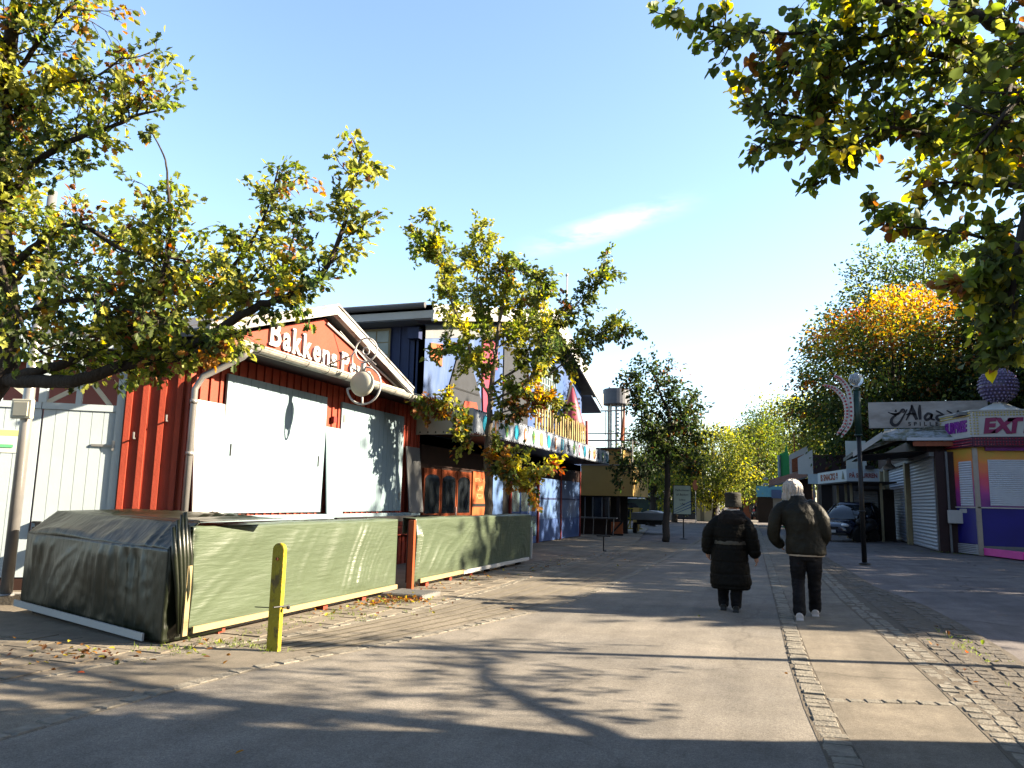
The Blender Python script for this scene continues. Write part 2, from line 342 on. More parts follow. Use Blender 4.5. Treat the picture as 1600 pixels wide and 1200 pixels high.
# raised terrace behind the pole and gates
struct('terrace', MB().prism([(-8.35, 7.35, 0), (-7.62, 8.4, 0), (-7.62, 8.8, 0), (-14, 9, 0), (-16, 3.2, 0), (-11, 5.95, 0)], (0, 0, .14)), 'pave')
struct('kerb', MB().prism([(-8.35, 7.35, 0), (-11, 5.95, 0), (-11.05, 6.05, 0), (-8.40, 7.45, 0)], (0, 0, .15)), 'concrete')
# ================================================================ red shop
shop = thing('red_shop', 'red board shop with white edged lettered gable and large shuttered pale windows', 'shop', (-7.6, 12, 0))
SX, Y0, Y1 = -7.6, 8.42, 15.74
mb = MB().box((-14, 8.9, 0), (SX, Y1, 3.42)).prism([(-7.605, Y0, 0), (-7.605, 8.9, 0), (-8.6, 8.9, 0), (-8.22, 7.985, 0)], (0, 0, 3.42))
y = Y0+.02
while y < Y1-.05:
    mb.box((SX, y, .0), (SX+.028, y+.055, 3.40)); y += .2
mb.box((-7.66, Y0-.02, 0), (-7.54, Y0+.1, 3.41))
ob('wall', mb, 'red', shop)
# angled side wall and its battens: local frame along (.82,.57)
SW = frame((-7.6, Y0, 0), (.82, .57, 0), (0, 0, 1))   # x along wall, y up, z = outward normal (.57,-.82)
mb = MB().box((-.76, 0, -.06), (0.0, 3.40, .0), SW)
for x in (-.74, -.545, -.33, -.12): mb.box((x, 0, 0), (x+.07, 3.38, .045), SW)
ob('side_wall', mb, 'red', shop)
for x, y in ((-.22, 2.35), (-.6, 2.1)): ob('hook', MB().tube([SW @ Vector(p) for p in ((x, y, 0), (x, y, .1), (x, y+.08, .11))], .014, 6), 'steel', shop)
for x in (-.25, -.62): ob('bolt', MB().box((x, .95, 0), (x+.03, .98, .06), SW), 'steel', shop)
# plinth, sill
ob('sill', MB().box((SX+.03, 8.5, 1.00), (SX+.20, 15.5, 1.085)), 'pale', shop, bevel=.008)
ob('plinth_board', MB().box((SX+.03, 8.46, .62), (SX+.12, 15.55, .995)).box((SX+.12, 8.46, .82), (SX+.14, 15.55, .84)), 'red', shop)
def shutter(y0, y1, z0, z1):
    mb = MB(); n = int((y1-y0)/.17); w = (y1-y0)/n
    for i in range(n): mb.box((SX+.03, y0+i*w+.003, z0), (SX+.062, y0+(i+1)*w-.003, z1))
    mb.box((SX+.029, y0, z0), (SX+.052, y1, z1))
    s = ob('window_shutter', mb, 'pale', shop)
    return s
s = shutter(9.15, 11.8, 1.12, 3.14)
ob('hasp', MB().box((SX+.062, 9.3, 1.95), (SX+.075, 9.32, 2.12)), 'black', s); ob('hasp', MB().box((SX+.062, 11.6, 1.9), (SX+.075, 11.62, 2.08)), 'black', s)
s = shutter(12.3, 14.83, 1.12, 3.12)
for yy in (12.36, 14.7):
    ob('hinge', MB().box((SX+.062, yy, 1.35), (SX+.072, yy+.05, 1.5)), 'steel', s); ob('hinge', MB().box((SX+.062, yy, 2.75), (SX+.072, yy+.05, 2.9)), 'steel', s)
# roof
GX = -7.12
def gable(x0, x1, y0, yp, y1, z0, z1, t):
    return MB().prism([(x0, y0, z0), (x0, yp, z1), (x0, y1, z0), (x0, y1, z0+t), (x0, yp, z1+t), (x0, y0, z0+t)], (x1-x0, 0, 0))
rf = ob('roof', gable(-13.5, -6.92, 8.0, 10.95, 13.9, 3.44, 4.44, .10).box((-13.5, 14.0, 3.43), (-6.95, 15.76, 3.50)), 'grey', shop)
ob('ceiling', MB().box((-7.6, 8.3, 3.405), (-6.98, 15.7, 3.43)), 'maroon', shop)
ob('gable_panel', MB().prism([(GX, 8.35, 3.5), (GX, 10.95, 4.36), (GX, 13.65, 3.5)], (-.06, 0, 0)), 'red', shop)
mb = MB()
for ya, yb in ((7.95, 10.95), (13.95, 10.95)):
    mb.prism([(-6.90, ya, 3.45), (-6.90, yb, 4.42), (-6.90, yb, 4.60), (-6.90, ya, 3.60)], (-.10, 0, 0))
    mb.prism([(-6.88, ya, 3.57), (-6.88, yb, 4.57), (-6.88, yb, 4.60), (-6.88, ya, 3.60)], (-.2, 0, 0))
ob('bargeboard', mb, 'wpeel', shop)
mb = MB()
for a in ((GX+.03, 10.95, 4.28),):
    mb.tube([a, (GX+.06, 13.6, 3.54)], .02, 6)
    mb.tube([(GX+.1, 11.25, 4.2), (-6.6, 12.0, 3.5)], .009, 5); mb.tube([(GX+.1, 11.9, 4.0), (-6.6, 11.8, 3.7)], .009, 5)
ob('trim_rod', mb, 'white', shop)
# gutter: half pipe in lengths with joints
mb = MB(); ng = 10
def half(y0, y1, r):
    vs = []; 
    for y in (y0, y1):
        zz = 3.46 - (y-8)*.008
        for k in range(9):
            a = math.pi*k/8; vs.append((-6.86 - r*math.cos(a), y, zz - r*math.sin(a)))
        for k in range(9):
            a = math.pi*(8-k)/8; vs.append((-6.86 - (r-.008)*math.cos(a), y, zz - (r-.008)*math.sin(a)))
    n = 18; return vs, [(j, (j+1) % n, (j+1) % n+n, j+n) for j in range(n)] + [tuple(range(n)), tuple(range(n, 2*n))]
mb.add(*half(8.0, 15.75, .082))
for k in range(13): mb.add(*half(8.3+k*.58, 8.33+k*.58, .092))
mb.tube([(-6.86+.08, 8.0, 3.46), (-6.86+.08, 15.75, 3.40)], .011, 6)
ob('gutter', mb, 'gut', shop, smooth=False)
ob('fascia_board', MB().box((-7.0, 8.1, 3.38), (-6.955, 15.72, 3.52)), 'cream', shop)
ob('downpipe', MB().tube([(-6.86, 8.75, 3.40), (-6.95, 8.70, 3.28), (-7.38, 8.45, 2.98), (-7.46, 8.40, 2.8), (-7.46, 8.40, .1)], .045, 10).tube([(-7.46, 8.40, 1.9), (-7.46, 8.40, 1.95)], .056, 10).tube([(-7.46, 8.40, 2.6), (-7.46, 8.40, 2.66)], .056, 10), 'steel', shop, smooth=True)
ob('lamp_fitting', MB().box((GX+.005, 11.08, 3.42), (GX+.12, 11.22, 3.58)), 'dark', shop)
ob('socket_box', MB().box((SX+.03, 12.0, 2.72), (SX+.09, 12.1, 2.82)), 'redd', shop)
# lettering: chunky serif capitals made from the sans outlines plus slab serifs
def letters(parent, txt, ys, zs, hs, X, m):
    for ch, y, z, h, wd in zip(txt, ys, zs, hs, ws_):
        me = text(ch, h/.70, .018, h*.035, 0, 1, 'LEFT')
        vs = np.zeros(len(me.vertices)*3); me.vertices.foreach_get('co', vs); vs = vs.reshape(-1, 3)
        x0, x1, yy1 = vs[:, 0].min(), vs[:, 0].max(), vs[:, 1].max()
        mb = MB()
        if ch in 'BkPr': mb.box((x0-h*.06, -h*.03, -.018), (x0+h*.24, h*.05, .0178)).box((x0-h*.08, yy1-h*.07, -.018), (x0+h*.1, yy1, .0178))
        if ch in 'n': mb.box((x0-h*.06, -h*.03, -.018), (x0+h*.2, h*.05, .0178))
        if ch in 'kn': mb.box((x1-h*.2, -h*.03, -.018), (x1+h*.04, h*.05, .0178))
        if ch in 'l': mb.box((x0-h*.09, -h*.03, -.018), (x1+h*.09, h*.05, .0178)).box((x0-h*.09, yy1-h*.07, -.018), (x0+h*.05, yy1, .0178))
        bm = bmesh.new(); bm.from_mesh(me)
        if mb.v: bm.from_mesh(mb.mesh('serif'))
        me3 = bpy.data.meshes.new('lettering'); bm.to_mesh(me3); bm.free()
        me3.transform(Matrix.Scale(wd/(x1-x0), 4, (1, 0, 0)) @ Matrix.Translation((-x0, 0, 0)))
        ob('lettering', me3, m, parent, M_=onX(X, y, z))
txt = 'BakkensPerle'
ws_ = [.26, .20, .23, .23, .21, .22, .17, .24, .19, .15, .07, .17]
ys = [9.45]
for k_, w_ in enumerate(ws_[:-1]): ys.append(ys[-1] + w_ + (.055 if k_ != 6 else .16))
hs = [.40, .38, .38, .37, .36, .35, .34, .33, .30, .28, .27, .25]
zs = [3.62, 3.61, 3.60, 3.59, 3.585, 3.575, 3.565, 3.555, 3.545, 3.535, 3.53, 3.525]
letters(shop, txt, ys, zs, hs, GX+.025, 'white')
# hanging round sign
hs_ = thing('hanging_sign', 'round cream lamp sign in a white ring hanging on a bracket below the gable', 'sign', (-6.4, 11.02, 3.2))
SY = 11.02
mb = MB()
def lens(c, r, t, n=32):
    v = [(c[0], c[1]-t, c[2]), (c[0], c[1]+t, c[2])]
    pr_ = [(.35, .95), (.7, .75), (.92, .42), (1, .0)]
    f = []
    rings = []
    for sgn in (-1, 1):
        for q, h in pr_:
            st = len(v); rings.append(st)
            for j in range(n):
                a = 2*math.pi*j/n; v.append((c[0]+r*q*math.cos(a), c[1]+sgn*(h*t+.012), c[2]+r*q*math.sin(a)))
    for s_, ce in ((0, 0), (4, 1)):
        f += [(ce, rings[s_]+j, rings[s_]+(j+1) % n) for j in range(n)]
        for k in range(3): f += [(rings[s_+k]+j, rings[s_+k+1]+j, rings[s_+k+1]+(j+1) % n, rings[s_+k]+(j+1) % n) for j in range(n)]
    f += [(rings[3]+j, rings[7]+j, rings[7]+(j+1) % n, rings[3]+(j+1) % n) for j in range(n)]
    return v, f
mb.add(*lens((-6.40, SY, 3.24), .215, .085)); ob('lamp_disc', mb, 'cream', hs_, smooth=True)
def arc(c, r, a0, a1, n=28): return [(c[0]+r*math.cos(R(a0+(a1-a0)*k/n)), c[1], c[2]+r*math.sin(R(a0+(a1-a0)*k/n))) for k in range(n+1)]
mb = MB().tube(arc((-6.37, SY, 3.205), .31, -172, 100), .017, 8).tube([(-6.38, SY, 2.9), (-6.39, SY, 3.03)], .018, 8).tube([(-6.68, SY, 3.16), (-6.6, SY, 3.165)], .015, 6)
ob('ring', mb, 'white', hs_, smooth=True)
mb = MB().tube(arc((-6.36, SY, 3.80), .20, 0, 360), .014, 8).tube(arc((-6.36, SY, 3.78), .06, 0, 360, 16), .013, 6).tube([(-6.37, SY, 3.45), (-6.38, SY, 3.6)], .016, 6)
mb.tube([(-6.55, SY, 3.82), (-6.62, SY, 3.72), (-6.60, SY, 3.5), (-6.5, SY, 3.44)], .016, 8)
ob('ring', mb, 'white', hs_, smooth=True)
ob('bracket', MB().tube([(-7.12, SY+.1, 3.6), (-6.62, SY, 3.72)], .014, 6).tube([(-6.62, SY, 3.72), (-6.56, SY, 3.82)], .012, 6).tube([(-6.40, SY, 3.46), (-6.40, SY, 3.58)], .05, 8), 'steel', hs_)
# boards leaning on the shop
def lean(name, y0, y1, z0, z1, xo, m, label, n=1):
    mb = MB().prism([(SX+xo+.02, y0, z0), (SX+.07, y0, z1), (SX+.045, y0, z1), (SX+xo-.005, y0, z0)], (0, y1-y0, 0))
    o = ob(name, mb, m, bevel=.004); tag(o, label, 'board'); return o
lean('leaning_board', 8.5, 9.12, 1.09, 2.68, .17, 'white', 'white board leaning beside the downpipe at the near end of the sill')
lean('leaning_board', 11.80, 12.32, 1.09, 2.62, .16, 'pale', 'pale board leaning between the two large shuttered windows')
lean('leaning_board', 14.95, 15.62, 1.09, 2.5, .20, 'greyb', 'grey board leaning at the far end of the red shop front')

# ================================================================ gates
gate = thing('wooden_gate', 'pale blue double board gate with cross braced transom beside the red shop', 'gate', (-9.2, 7.3, 0))
GW = frame((-7.6, Y0, 0), (.82, .57, 0), (0, 0, 1))
def gleaf(x0, x1, z1):
    mb = MB(); n = round((x1-x0)/.145); w = (x1-x0)/n
    for i in range(n): mb.box((x0+i*w+.003, .30, -.06), (x0+(i+1)*w-.003, z1, -.025), GW)
    mb.box((x0, .31, -.08), (x1, z1-.01, -.035), GW)
    return ob('gate_leaf', mb, 'gatep', gate)
gl = gleaf(-1.72, -.86, 2.44)
ob('hinge', MB().box((-1.12, 1.98, -.03), (-.84, 2.01, -.005), GW).box((-.87, 1.93, -.03), (-.84, 2.06, .01), GW), 'steel', gl)
gl2 = gleaf(-2.72, -1.74, 2.44)
ob('notice', MB().box((-2.35, 1.86, -.028), (-1.97, 2.16, -.018), GW), mat('notice paper', (.75, .80, .70), .6, .05), gl2)
mb = MB().box((-2.35, 2.08, -.018), (-1.97, 2.15, -.014), GW); ob('notice_band', mb, mat('notice yellow', (.75, .78, .25), .6, .05), gl2)
mb = MB().prism([GW @ Vector(p) for p in ((-2.28, 1.945, -.014), (-2.22, 1.905, -.014), (-2.22, 1.925, -.014), (-2.02, 1.925, -.014), (-2.02, 1.965, -.014), (-2.22, 1.965, -.014), (-2.22, 1.985, -.014))], GW.to_3x3() @ Vector((0, 0, .004)))
ob('notice_arrow', mb, mat('notice green', (.15, .55, .25), .6, .05), gl2)
mb = MB().box((-.86, .14, -.07), (-.765, 3.4, .0), GW).box((-1.74, 2.445, -.09), (-.86, 2.53, -.01), GW).box((-2.75, 2.445, -.09), (-1.75, 2.53, -.01), GW).box((-4.0, 3.3, -.09), (-.86, 3.42, -.01), GW)
mb.box((-1.36, 2.53, -.08), (-1.29, 3.3, -.02), GW).box((-2.3, 2.53, -.08), (-2.22, 3.3, -.02), GW).box((-1.79, 2.53, -.10), (-1.70, 3.3, -.005), GW)
ob('gate_frame', mb, 'gatep', gate)
def bar2(a, b, w=.03, z=-.06):
    a = Vector(a); b = Vector(b); n = Vector((-(b-a).y, (b-a).x)).normalized()*w
    return MB().prism([GW @ Vector((p.x, p.y, z)) for p in (a+n, b+n, b-n, a-n)], GW.to_3x3() @ Vector((0, 0, .02)))
mb = bar2((-1.70, 2.53), (-1.0, 2.98)); t = bar2((-1.42, 3.1), (-.95, 2.53), z=-.085); mb.add(t.v, t.f); t = bar2((-2.7, 3.2), (-1.85, 2.55)); mb.add(t.v, t.f); t = bar2((-1.7, 3.3), (-1.3, 2.9), z=-.085); mb.add(t.v, t.f)
ob('cross_brace', mb, 'cream', gate)
ob('threshold', MB().box((-4, .14, -.12), (-.77, .28, -.02), GW), 'woodd', gate)
pl = MB().box((-1.70, .98, -.02), (-1.6, 1.0, .03), GW).box((-1.66, .93, .0), (-1.6, .99, .04), GW)
for k in range(3): pl.box((-1.69+k*.045, .86, .0), (-1.655+k*.045, .93, .04), GW)
ob('padlock', pl, 'black', gate, bevel=.004)
gleaf(-4.4, -2.76, 2.44)
shed = ob('storage_shed', MB().box((-22, 12.5, 0), (-14.2, 18, 3.1)).box((-22.2, 12.2, 3.1), (-14, 18.2, 3.25)), 'concrete'); tag(shed, 'grey storage shed seen through the transom over the gate', 'shed')
# pole in front of gate
pole = thing('steel_pole', 'tall pale steel pole with a square fixture in front of the gates', 'pole', (-8.72, 6.98, .14))
px, py = -8.72, 6.98
ob('shaft', MB().tube([(px, py, .14), (px, py, 2.3), (px, py, 5.2)], [.068, .066, .055], 16).lathe((px, py, .14), [(.09, 0), (.09, .02), (.07, .03)], 16), 'steel', pole, smooth=True)
bf = frame((px, py, 2.36), (.94, .33, 0), (0, 0, 1))
ob('fixture_box', MB().box((-.13, -.11, .05), (.12, .13, .12), bf), 'cream', pole, bevel=.012)
ob('fixture_panel', MB().box((-.095, -.08, .12), (.085, .095, .135), bf), mat('beige panel', (.62, .58, .45), .5, .05), pole, bevel=.006)

# ================================================================ covered fences
def wrinkle(P, U_, V_, nu, nv, amp, seed, drape=None):
    'grid P + u U + v V with tarp folds along normal'
    P = Vector(P); U_ = Vector(U_); V_ = Vector(V_); N = U_.cross(V_).normalized(); vs = []
    for i in range(nu+1):
        for j in range(nv+1):
            u = i/nu; v = j/nv; p = P + U_*u + V_*v
            lu = U_.length*u; lv = V_.length*v
            h = noise.noise(Vector((lu*1.3+seed, lv*2.0, seed)))*amp*1.3
            # diagonal tension folds
            an = .9 + 1.5*noise.noise(Vector((lu*.45+seed, lv*.5, seed+3)))
            d = lu*math.cos(an) - lv*math.sin(an); e = lu*math.sin(an) + lv*math.cos(an)
            h += max(0, .35-abs(noise.noise(Vector((d*3.2, e*.45, seed+9)))))**2*amp*12*max(0, .4+noise.noise(Vector((lu*1.1, lv*1.6, seed+5))))
            h += max(0, .3-abs(noise.noise(Vector((d*9, e*.9, seed+19)))))**2*amp*4
            h += noise.noise(Vector((lu*14, lv*14, seed)))*amp*.10
            h *= min(1, 12*min(u, 1-u), 7*min(v, 1-v))
            sag = .0
            if drape: sag = drape(u, v)
            vs.append(p + N*(h) + Vector((0, 0, sag)))
    fs = [(i*(nv+1)+j, (i+1)*(nv+1)+j, (i+1)*(nv+1)+j+1, i*(nv+1)+j+1) for i in range(nu) for j in range(nv)]
    return vs, fs
def cover(root, segs, m, amp):
    mb = MB()
    for k, (P, U_, V_, nu, nv) in enumerate(segs): mb.add(*wrinkle(P, U_, V_, nu, nv, amp, k*7.3+rnd.random()*50))
    o = ob('tarpaulin', mb, m, root, smooth=True); md = o.modifiers.new('thick', 'SOLIDIFY'); md.thickness = .004; return o
FX = -5.3
# box corner enclosure
b1 = thing('covered_planter', 'olive tarpaulin toned for shade wrapped round a terrace enclosure at the left corner', 'covered enclosure', (-6.7, 6.3, 0))
A = Vector((-8.27, 6.81, .06)); B = Vector((-5.38, 5.90, .03)); d = B-A; dn = d.normalized(); back = Vector((.22, .62, 0))
H1 = Vector((0, 0, .86)); top = Vector((.1, .28, .25))
cover(b1, [(A, d, H1*.98, 90, 30), (A+H1*.98, d, top, 90, 12), (B + Vector((0, 0, .0)), Vector((.06, .75, 0)), H1, 20, 30), (A+H1*.98+top, d, Vector((.3, .9, .03)), 60, 12)], 'tarp_shade', .028)
mb = MB(); n_ = Vector((-dn.y, dn.x, 0))*-1
mb.prism([A + Vector((0, 0, .02)) + n_*.05, A + d*.93 + Vector((0, 0, -.0)) + n_*.05, A + d*.93 + Vector((0, 0, .07)) + n_*.05, A + Vector((0, 0, .09)) + n_*.05], n_*.02)
ob('batten', mb, 'white', b1)
ob('batten', MB().box((FX+.03, 6.02, .08), (FX+.05, 6.08, .72)), 'batten', b1)
ob('plinth', MB().prism([A+Vector((.2, .0, -.06)), B+Vector((-.1, .1, -.03)), B+Vector((-.1, .4, -.03)), A+Vector((.2, .4, -.06))], (0, 0, .12)), 'dark', b1)
mb = MB()   # bunched flap at corner
for k in range(7):
    a = rnd.uniform(-.1, .1); mb.tube([(FX-.02+a*.3, 5.88+k*.03, 1.08+.14*math.sin(k*.5)), (FX+.0+a*.2, 5.92+k*.03+a*.2, .8), (FX+.01+a*.3, 5.97+k*.025, .5), (FX+.01, 6.0+k*.02, .1)], [.015, .03, .026, .01], 6)
ob('flap', mb, 'tarp_shade', b1, smooth=True)
# middle and far sections
def section(label, y0, y1, split, seed):
    f = thing('covered_fence', label, 'covered fence', (FX, (y0+y1)/2, 0), 'tarpaulin covered terrace fences')
    cover(f, [((FX, y0, .12), (0, y1-y0, 0), (0, 0, .96), int((y1-y0)*32), 34), ((FX, y0, 1.08), (0, y1-y0, 0), (-.22, 0, .012), int((y1-y0)*20), 6), ((FX-.22, y0, 1.09), (0, y1-y0, 0), (0.0, 0, -.25), int((y1-y0)*20), 6)], 'tarp', .016)
    if split: ob('batten', MB().box((FX+.03, y0+.15, .10), (FX+.055, split, .165)), 'batten', f); ob('batten', MB().box((FX+.03, split-.05, .09), (FX+.06, y1-.25, .155)), 'white', f)
    else: ob('batten', MB().box((FX+.03, y0+.05, .09), (FX+.055, y1-.03, .15)), 'batten', f)
    y = y0+.5
    while y < y1:
        ob('foot', MB().box((FX-.12, y, 0), (FX-.02, y+.1, .14)), 'red' if y < 13.5 else 'dark', f); y += .95
    for yy in (y0+.05, y1-.08, (y0+y1)/2): ob('post', MB().box((FX-.16, yy, .1), (FX-.1, yy+.06, 1.04)), 'woodd', f)
    ob('base_board', MB().box((FX-.15, y0+.1, .02), (FX-.13, y1-.1, .16)), 'concrete', f)
    return f
section('middle olive tarpaulin covered fence section with a pine batten, nearest the yellow post', 6.1, 10.35, None, 3)
f2 = section('far olive tarpaulin covered fence section with a white batten, in front of the young oak', 10.95, 16.9, 12.9, 5)
ob('end_post', MB().box((FX-.04, 10.80, 0), (FX+.05, 10.87, 1.06)), 'wood', f2)
mb = MB()
for k in range(6): mb.tube([(FX+.01, 10.92+k*.03, 1.06-.02*k), (FX+.04, 10.94+k*.035, .8), (FX+.02, 10.93+k*.02, .3), (FX+.01, 10.92, .05)], [.03, .035, .02, .01], 7)
ob('flap', mb, 'tarp', f2, smooth=True)
ob('end_batten', MB().box((FX-.0, 16.9, .1), (FX+.04, 16.94, .8)), 'white', f2)
o = ob('foot_grate', MB().box((-5.25, 9.85, .02), (-4.62, 10.45, .075)), 'steel')
g = MB()
for k in range(11): g.box((-5.23, 9.88+k*.052, .075), (-4.64, 9.895+k*.052, .085))
gg = ob('grate_bars', g, 'concrete', o); tag(o, 'flat metal foot grate lying at the gap between the fence sections', 'grate')
# inner fence line behind far section (dark rail)
o = ob('terrace_rail', MB().box((-6.9, 11.2, .95), (-6.84, 15.2, 1.05)).box((-6.9, 11.3, 0), (-6.84, 11.36, .95)).box((-6.9, 15.1, 0), (-6.84, 15.16, .95)), 'black'); tag(o, 'low black terrace rail behind the covered fence', 'railing')
# yellow post
yp = thing('yellow_post', 'yellow worn steel bollard with rounded top standing on the pavement', 'bollard', (-4.34, 6.15, 0))
mb = MB().prism([(-4.34+.062*math.cos(a), 6.12, .90+.062*math.sin(a)) for a in [math.pi*k/10 for k in range(11)]] + [(-4.402, 6.12, 0), (-4.278, 6.12, 0)], (0, .055, 0))
ob('post', mb, 'yellow', yp, bevel=.008)
ob('bolt', MB().tube([(-4.30, 6.05, .40), (-4.25, 6.22, .40)], .008, 6).tube([(-4.55, 6.12, .38), (-4.22, 6.16, .385)], .005, 5).ball((-4.22, 6.16, .39), .018, 8), 'black', yp)
ob('bolt', MB().tube([(-4.34, 6.105, .82), (-4.34, 6.12, .82)], .014, 8), 'rust', yp)
# ================================================================ blue building
blue = thing('blue_playhouse', 'two storey blue building with painted mural front and navy boarded side wall', 'building', (-7.6, 24, 0))
X = -7.6
mb = MB().prism([(X, 15.8, 2.6), (X, 31, 2.6), (X, 31, 5.95), (X, 25.2, 7.45), (X, 15.8, 5.38)], (-.25, 0, 0)).box((-14, 31.0, 0), (X, 31.05, 5.6)).box((-14, 16, 0), (X-.25, 31, 2.7))
ob('wall', mb, 'mural', blue)
mb = MB().box((-14, 15.8, 0), (X-.0, 15.83, 5.36)); x = -13.9
while x < X-.1:
    mb.box((x, 15.775, 2), (x+.05, 15.80, 5.34)); x += .235
ob('side_wall', mb, 'navy', blue)
ob('vent_box', MB().box((-7.95, 15.6, 5.02), (-7.66, 15.80, 5.28)), 'navy', blue)
w = ob('window', MB().box((-9.2, 15.74, 4.35), (-8.46, 15.78, 5.32)), 'cremepost', blue)
g = MB()
for i in range(2):
    for j in range(3): g.box((-9.14+i*.34, 15.73, 4.42+j*.29), (-8.84+i*.34, 15.742, 4.68+j*.29))
ob('pane', g, mat('pale dusty panes', (.36, .40, .36), .25, .15, 3), w)
ob('roof', MB().prism([(-7.15, 15.2, 5.55), (-7.15, 25.2, 7.86), (-7.15, 33, 5.95), (-7.15, 33, 6.07), (-7.15, 25.2, 7.98), (-7.15, 15.2, 5.68)], (-8, 0, 0)), 'grey', blue)
mb = MB().prism([(-7.12, 15.2, 5.30), (-7.12, 25.2, 7.58), (-7.12, 25.2, 7.98), (-7.12, 15.2, 5.68)], (-.04, 0, 0)).prism([(-7.10, 25.2, 7.45), (-7.10, 33, 5.45), (-7.10, 33, 6.1), (-7.10, 25.2, 8.0)], (-.06, 0, 0))
ob('bargeboard', mb, 'white', blue)
ob('fascia_board', MB().box((-15, 15.20, 5.38), (-7.16, 15.24, 5.66)), 'white', blue)
ob('gutter', MB().tube([(-15, 15.14, 5.66), (-7.3, 15.14, 5.66)], .07, 10), 'grey', blue)
ob('eave_soffit', MB().prism([(-7.17, 31.05, 5.75), (-7.17, 33, 5.25), (-7.17, 33, 5.28), (-7.17, 31.05, 5.78)], (-7.8, 0, 0)), 'softp', blue); ob('soffit', MB().prism([(-7.16, 15.25, 5.36), (-7.16, 25.2, 7.56), (-7.16, 25.2, 7.60), (-7.16, 15.25, 5.40)], (-.5, 0, 0)).box((-15, 15.24, 5.36), (-7.66, 15.8, 5.38)), 'softp', blue)
ob('frieze_board', MB().prism([(X+.012, 15.82, 5.05), (X+.012, 24.5, 6.95), (X+.012, 24.5, 7.3), (X+.012, 15.82, 5.36)], (-.01, 0, 0)), 'greyb', blue)
# painted mural pieces as thin raised boards
def panel(name, pts, m, x=X+.02, t=.02): return ob(name, MB().prism([(x, y, z) for y, z in pts], (t, 0, 0)), m, blue)
panel('painted_shutter', [(16.08, 5.0), (16.75, 5.1), (16.75, 4.55), (16.08, 4.66)], 'orange')
panel('painted_roof', [(16.85, 3.45), (17.65, 4.91), (18.6, 4.95), (19.4, 4.1), (19.4, 3.45)], 'slate')
panel('painted_roof', [(17.1, 4.12), (19.2, 4.16), (19.2, 4.2), (17.1, 4.16)], 'black', X+.045, .004)
panel('painted_tower', [(19.4, 5.1), (19.4, 5.85), (20.6, 5.9), (20.6, 5.1), (20.2, 5.1), (20.0, 3.5), (19.6, 3.5)], 'pink', X+.03)
panel('painted_tower', [(17.9, 3.45), (18.2, 3.9), (19.0, 3.95), (19.3, 3.45)], 'red', X+.05)
panel('painted_wall', [(21.2, 3.45), (21.2, 5.9), (23.6, 6.3), (23.6, 3.45)], 'slate')
la = MB()
for k in range(9): la.box((X+.05, 24.4+k*.3, 4.3), (X+.07, 24.45+k*.3, 6.2)); 
for k in range(8): la.box((X+.05, 24.4, 4.3+k*.27), (X+.068, 26.9, 4.35+k*.27))
ob('lattice', la, 'teal', blue); panel('lattice_backing', [(24.4, 4.3), (24.4, 6.2), (26.9, 6.2), (26.9, 4.3)], 'greyb', X+.02)
panel('painted_wall', [(26.95, 4.0), (26.95, 6.3), (28.3, 5.9), (28.3, 4.0)], 'blue')
panel('doorway', [(28.3, 3.4), (28.3, 5.0), (29.0, 5.95), (29.6, 5.95), (30.9, 4.9), (30.9, 3.4)], 'black')
for k in range(8): ob('rung', MB().box((-6.9, 27.5, 4.0+k*.16), (-6.8, 27.56, 4.07+k*.16)), 'white', blue) if k % 1 == 0 else None
# canopy
CX, CY0, CY1 = -6.2, 15.55, 29.9
ob('canopy', MB().box((X, CY0+.05, 2.86), (CX-.03, CY1, 2.92)).box((X, CY0+.05, 3.30), (CX-.02, CY1, 3.34)), 'maroon', blue)
cf = ob('canopy_fascia', MB().box((CX-.03, CY0, 2.83), (CX, CY1, 3.36)), 'fasc_shade', blue)
ob('canopy_side', MB().box((X, CY0, 2.80), (CX-.03, CY0+.04, 3.38)), 'cream', blue)
mb = MB(); 
x = X+.1
while x < CX-.05:
    mb.ball((x, CY0-.005, 2.85), .018, 6); mb.ball((x, CY0-.005, 3.32), .02, 6); x += .19
y = CY0+.1
while y < CY1:
    mb.box((CX, y, 2.835), (CX+.012, y+.06, 2.86)); mb.box((CX, y, 3.325), (CX+.012, y+.05, 3.35)); y += .14
ob('rivet', mb, 'dark', blue)
cols = {'teal': mat('emblem teal', (.03, .33, .48), .4, .1), 'brown': mat('emblem brown', (.28, .12, .06), .5, .2), 'leafg': mat('emblem green', (.12, .35, .12), .5, .2),
        'oran': mat('emblem orange', (.60, .28, .12), .5, .1), 'wh': M['white'], 'bk': M['slate'], 'purp': mat('emblem plum', (.22, .08, .16), .5, .2)}
